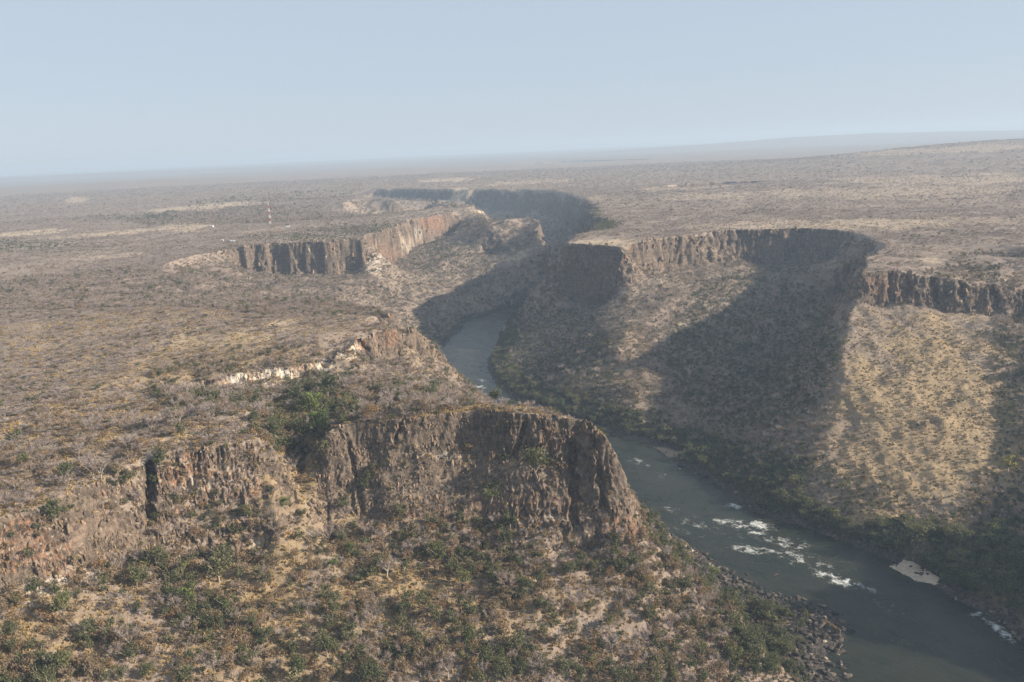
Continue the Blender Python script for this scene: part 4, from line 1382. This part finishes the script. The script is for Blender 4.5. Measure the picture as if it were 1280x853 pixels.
AA = [math.pi / 4 + k_ * math.pi / 2 for k_ in range(4)]
for s_ in range(NB):
    h0, h1 = Hm * s_ / NB, Hm * (s_ + 1) / NB
    sg = []
    for i in range(4):
        a, b = AA[i], AA[(i + 1) % 4]
        sg.append((leg(a, h0 - (.6 if s_ == 0 else 0)), .36, leg(a, h1), .36))
        for t in range(3):
            u0, u1 = h0 + (h1 - h0) * t / 3, h0 + (h1 - h0) * (t + 1) / 3
            sg.append((leg(a, u0), .22, leg(b, u1), .22)); sg.append((leg(b, u0), .22, leg(a, u1), .22)); sg.append((leg(a, u1), .2, leg(b, u1), .2))
    c = geo_obj('mast_section', tubes(sg, 5), M_WHT if s_ % 2 == 0 else M_RED, mast)
    c['label'] = ('white' if s_ % 2 == 0 else 'red') + ' painted lattice section'
geo_obj('antenna', tubes([((0, 0, Hm - .5), .2, (0, 0, Hm + 4), .12)], 6), M_STEEL, mast)
geo_obj('dish', tubes([((1.3, -.6, Hm * .86), .15, (1.7, -1.4, Hm * .86), 1.1)], 12), M_WHT, mast)


def house(px, py, w, dpt, h, wall_c, roof_c, label):
    x, y, _ = hit(px, py)
    z = ground_at(np.array([x]), np.array([y]))[0][0]
    o = tag(link(bpy.data.objects.new('small_building', None)), label, 'building'); o.location = (x, y, z); o.rotation_euler = (0, 0, random.uniform(-.4, .4))
    def bx_(name, parts, mat):
        bm = bmesh.new()
        for (x0, x1, y0, y1, z0, z1) in parts:
            r_ = bmesh.ops.create_cube(bm, size=1)
            for v in r_['verts']: v.co = (x0 if v.co.x < 0 else x1, y0 if v.co.y < 0 else y1, z0 if v.co.z < 0 else z1)
        me = bpy.data.meshes.new(name); bm.to_mesh(me); bm.free(); me.materials.append(mat)
        c = bpy.data.objects.new(name, me); c.parent = o; link(c)
    a, b = w / 2, dpt / 2
    bx_('wall', [(-a, a, -b, b, -.6, h)], paint('plaster', wall_c))
    co = np.array([(-a - .5, -b - .5, h + .01), (a + .5, -b - .5, h + .01), (a + .5, b + .5, h + .01), (-a - .5, b + .5, h + .01), (-a - .5, 0, h + 1.9), (a + .5, 0, h + 1.9)])
    fc = [(0, 1, 5, 4), (2, 3, 4, 5), (0, 4, 3, 3), (1, 2, 5, 5), (3, 2, 1, 0)]
    me = bpy.data.meshes.new('roof'); me.from_pydata(co.tolist(), [], [tuple(dict.fromkeys(f)) for f in fc]); me.materials.append(paint('roof_sheet', roof_c))
    c = bpy.data.objects.new('roof', me); c.parent = o; link(c)
    bx_('door', [(-.6, .6, -b - .06, -b + .05, -.3, 2.1)], M_STEEL)
    for s_ in (-1, 1): bx_('window', [(s_ * a * .55 - .7, s_ * a * .55 + .7, -b - .05, -b + .05, 1.0, 2.0)], M_STEEL)


house(265, 284, 9, 7, 3.4, (.55, .55, .53), (.50, .50, .49), 'small white building in scrub left of the radio mast')
house(360, 285, 8, 6, 3.2, (.45, .52, .48), (.46, .53, .50), 'small pale green building just right of the radio mast')
house(291, 303, 9, 7, 3.2, (.45, .45, .46), (.36, .39, .44), 'grey-roofed building among green trees at the brink of the left cliff')
house(278, 302, 6, 5, 3.0, (.45, .44, .42), (.40, .40, .40), 'smallest pale hut left of the grey-roofed building')

HAZE_D, HAZE_LO, HAZE_HI, EXPO = .000095, -240, 330, 1.03

# ------------------------------------------------------------------ camera, sun, sky
cam = bpy.data.cameras.new('camera'); cam_o = link(bpy.data.objects.new('camera', cam))
cam_o.matrix_world = Matrix(((RC[0], UC[0], -_fw[0], 0), (RC[1], UC[1], -_fw[1], 0), (RC[2], UC[2], -_fw[2], HC), (0, 0, 0, 1)))
cam.sensor_width = 36; cam.lens = 36 * F / W0; cam.clip_start = 1; cam.clip_end = 120000
SC.camera = cam_o
SAZ, SEL = math.radians(101), math.radians(22)
sd = Vector((math.sin(SAZ) * math.cos(SEL), math.cos(SAZ) * math.cos(SEL), math.sin(SEL)))
sl = bpy.data.lights.new('sun', 'SUN'); sl.energy = 5.0; sl.angle = math.radians(.6); sl.color = (1, .89, .74)
so = link(bpy.data.objects.new('sun', sl)); so.rotation_euler = sd.to_track_quat('Z', 'Y').to_euler()
wd = bpy.data.worlds.new('World'); SC.world = wd; wd.use_nodes = True
wn = wd.node_tree
sky = wn.nodes.new('ShaderNodeTexSky'); sky.sky_type = 'NISHITA'; sky.sun_disc = False
sky.sun_elevation = SEL; sky.sun_rotation = SAZ; sky.altitude = 800; sky.air_density = 1.0; sky.dust_density = .4; sky.ozone_density = 1.0
hs = wn.nodes.new('ShaderNodeHueSaturation'); hs.inputs['Saturation'].default_value = .80
wn.links.new(sky.outputs[0], hs.inputs['Color']); mxs = wn.nodes.new('ShaderNodeMix'); mxs.data_type = 'RGBA'; mxs.inputs[0].default_value = .84; mxs.inputs[7].default_value = (4.85, 5.65, 6.7, 1)
wn.links.new(hs.outputs[0], mxs.inputs[6]); wn.links.new(mxs.outputs[2], wn.nodes['Background'].inputs[0]); wn.nodes['Background'].inputs[1].default_value = .055

# ------------------------------------------------------------------ haze
if DBG != 'nohaze':
    hz = NT('dry_season_haze'); hz.n.remove(hz.b)
    vol = hz.new('ShaderNodeVolumePrincipled')
    vol.inputs['Color'].default_value = (.45, .59, .77, 1); vol.inputs['Absorption Color'].default_value = (.15, .15, .15, 1); vol.inputs['Density'].default_value = HAZE_D; vol.inputs['Anisotropy'].default_value = .055
    hz.ln(vol.outputs[0], hz.n['Material Output'].inputs['Volume'])
    bm = bmesh.new(); bmesh.ops.create_cube(bm, size=1)
    for v in bm.verts:
        v.co = (v.co.x * 80000, v.co.y * 42000 + 20800, HAZE_LO if v.co.z < 0 else HAZE_HI)
    me = bpy.data.meshes.new('haze'); bm.to_mesh(me); bm.free(); me.materials.append(hz.m)
    tag(link(bpy.data.objects.new('haze', me)), kind='stuff')

SC.render.engine = 'CYCLES'
SC.cycles.use_denoising = True
SC.cycles.max_bounces = 5; SC.cycles.diffuse_bounces = 2; SC.cycles.glossy_bounces = 2; SC.cycles.volume_bounces = 0; SC.cycles.transparent_max_bounces = 8
SC.view_settings.view_transform = 'Standard'; SC.view_settings.look = 'None'; SC.view_settings.gamma = 1
SC.view_settings.exposure = EXPO
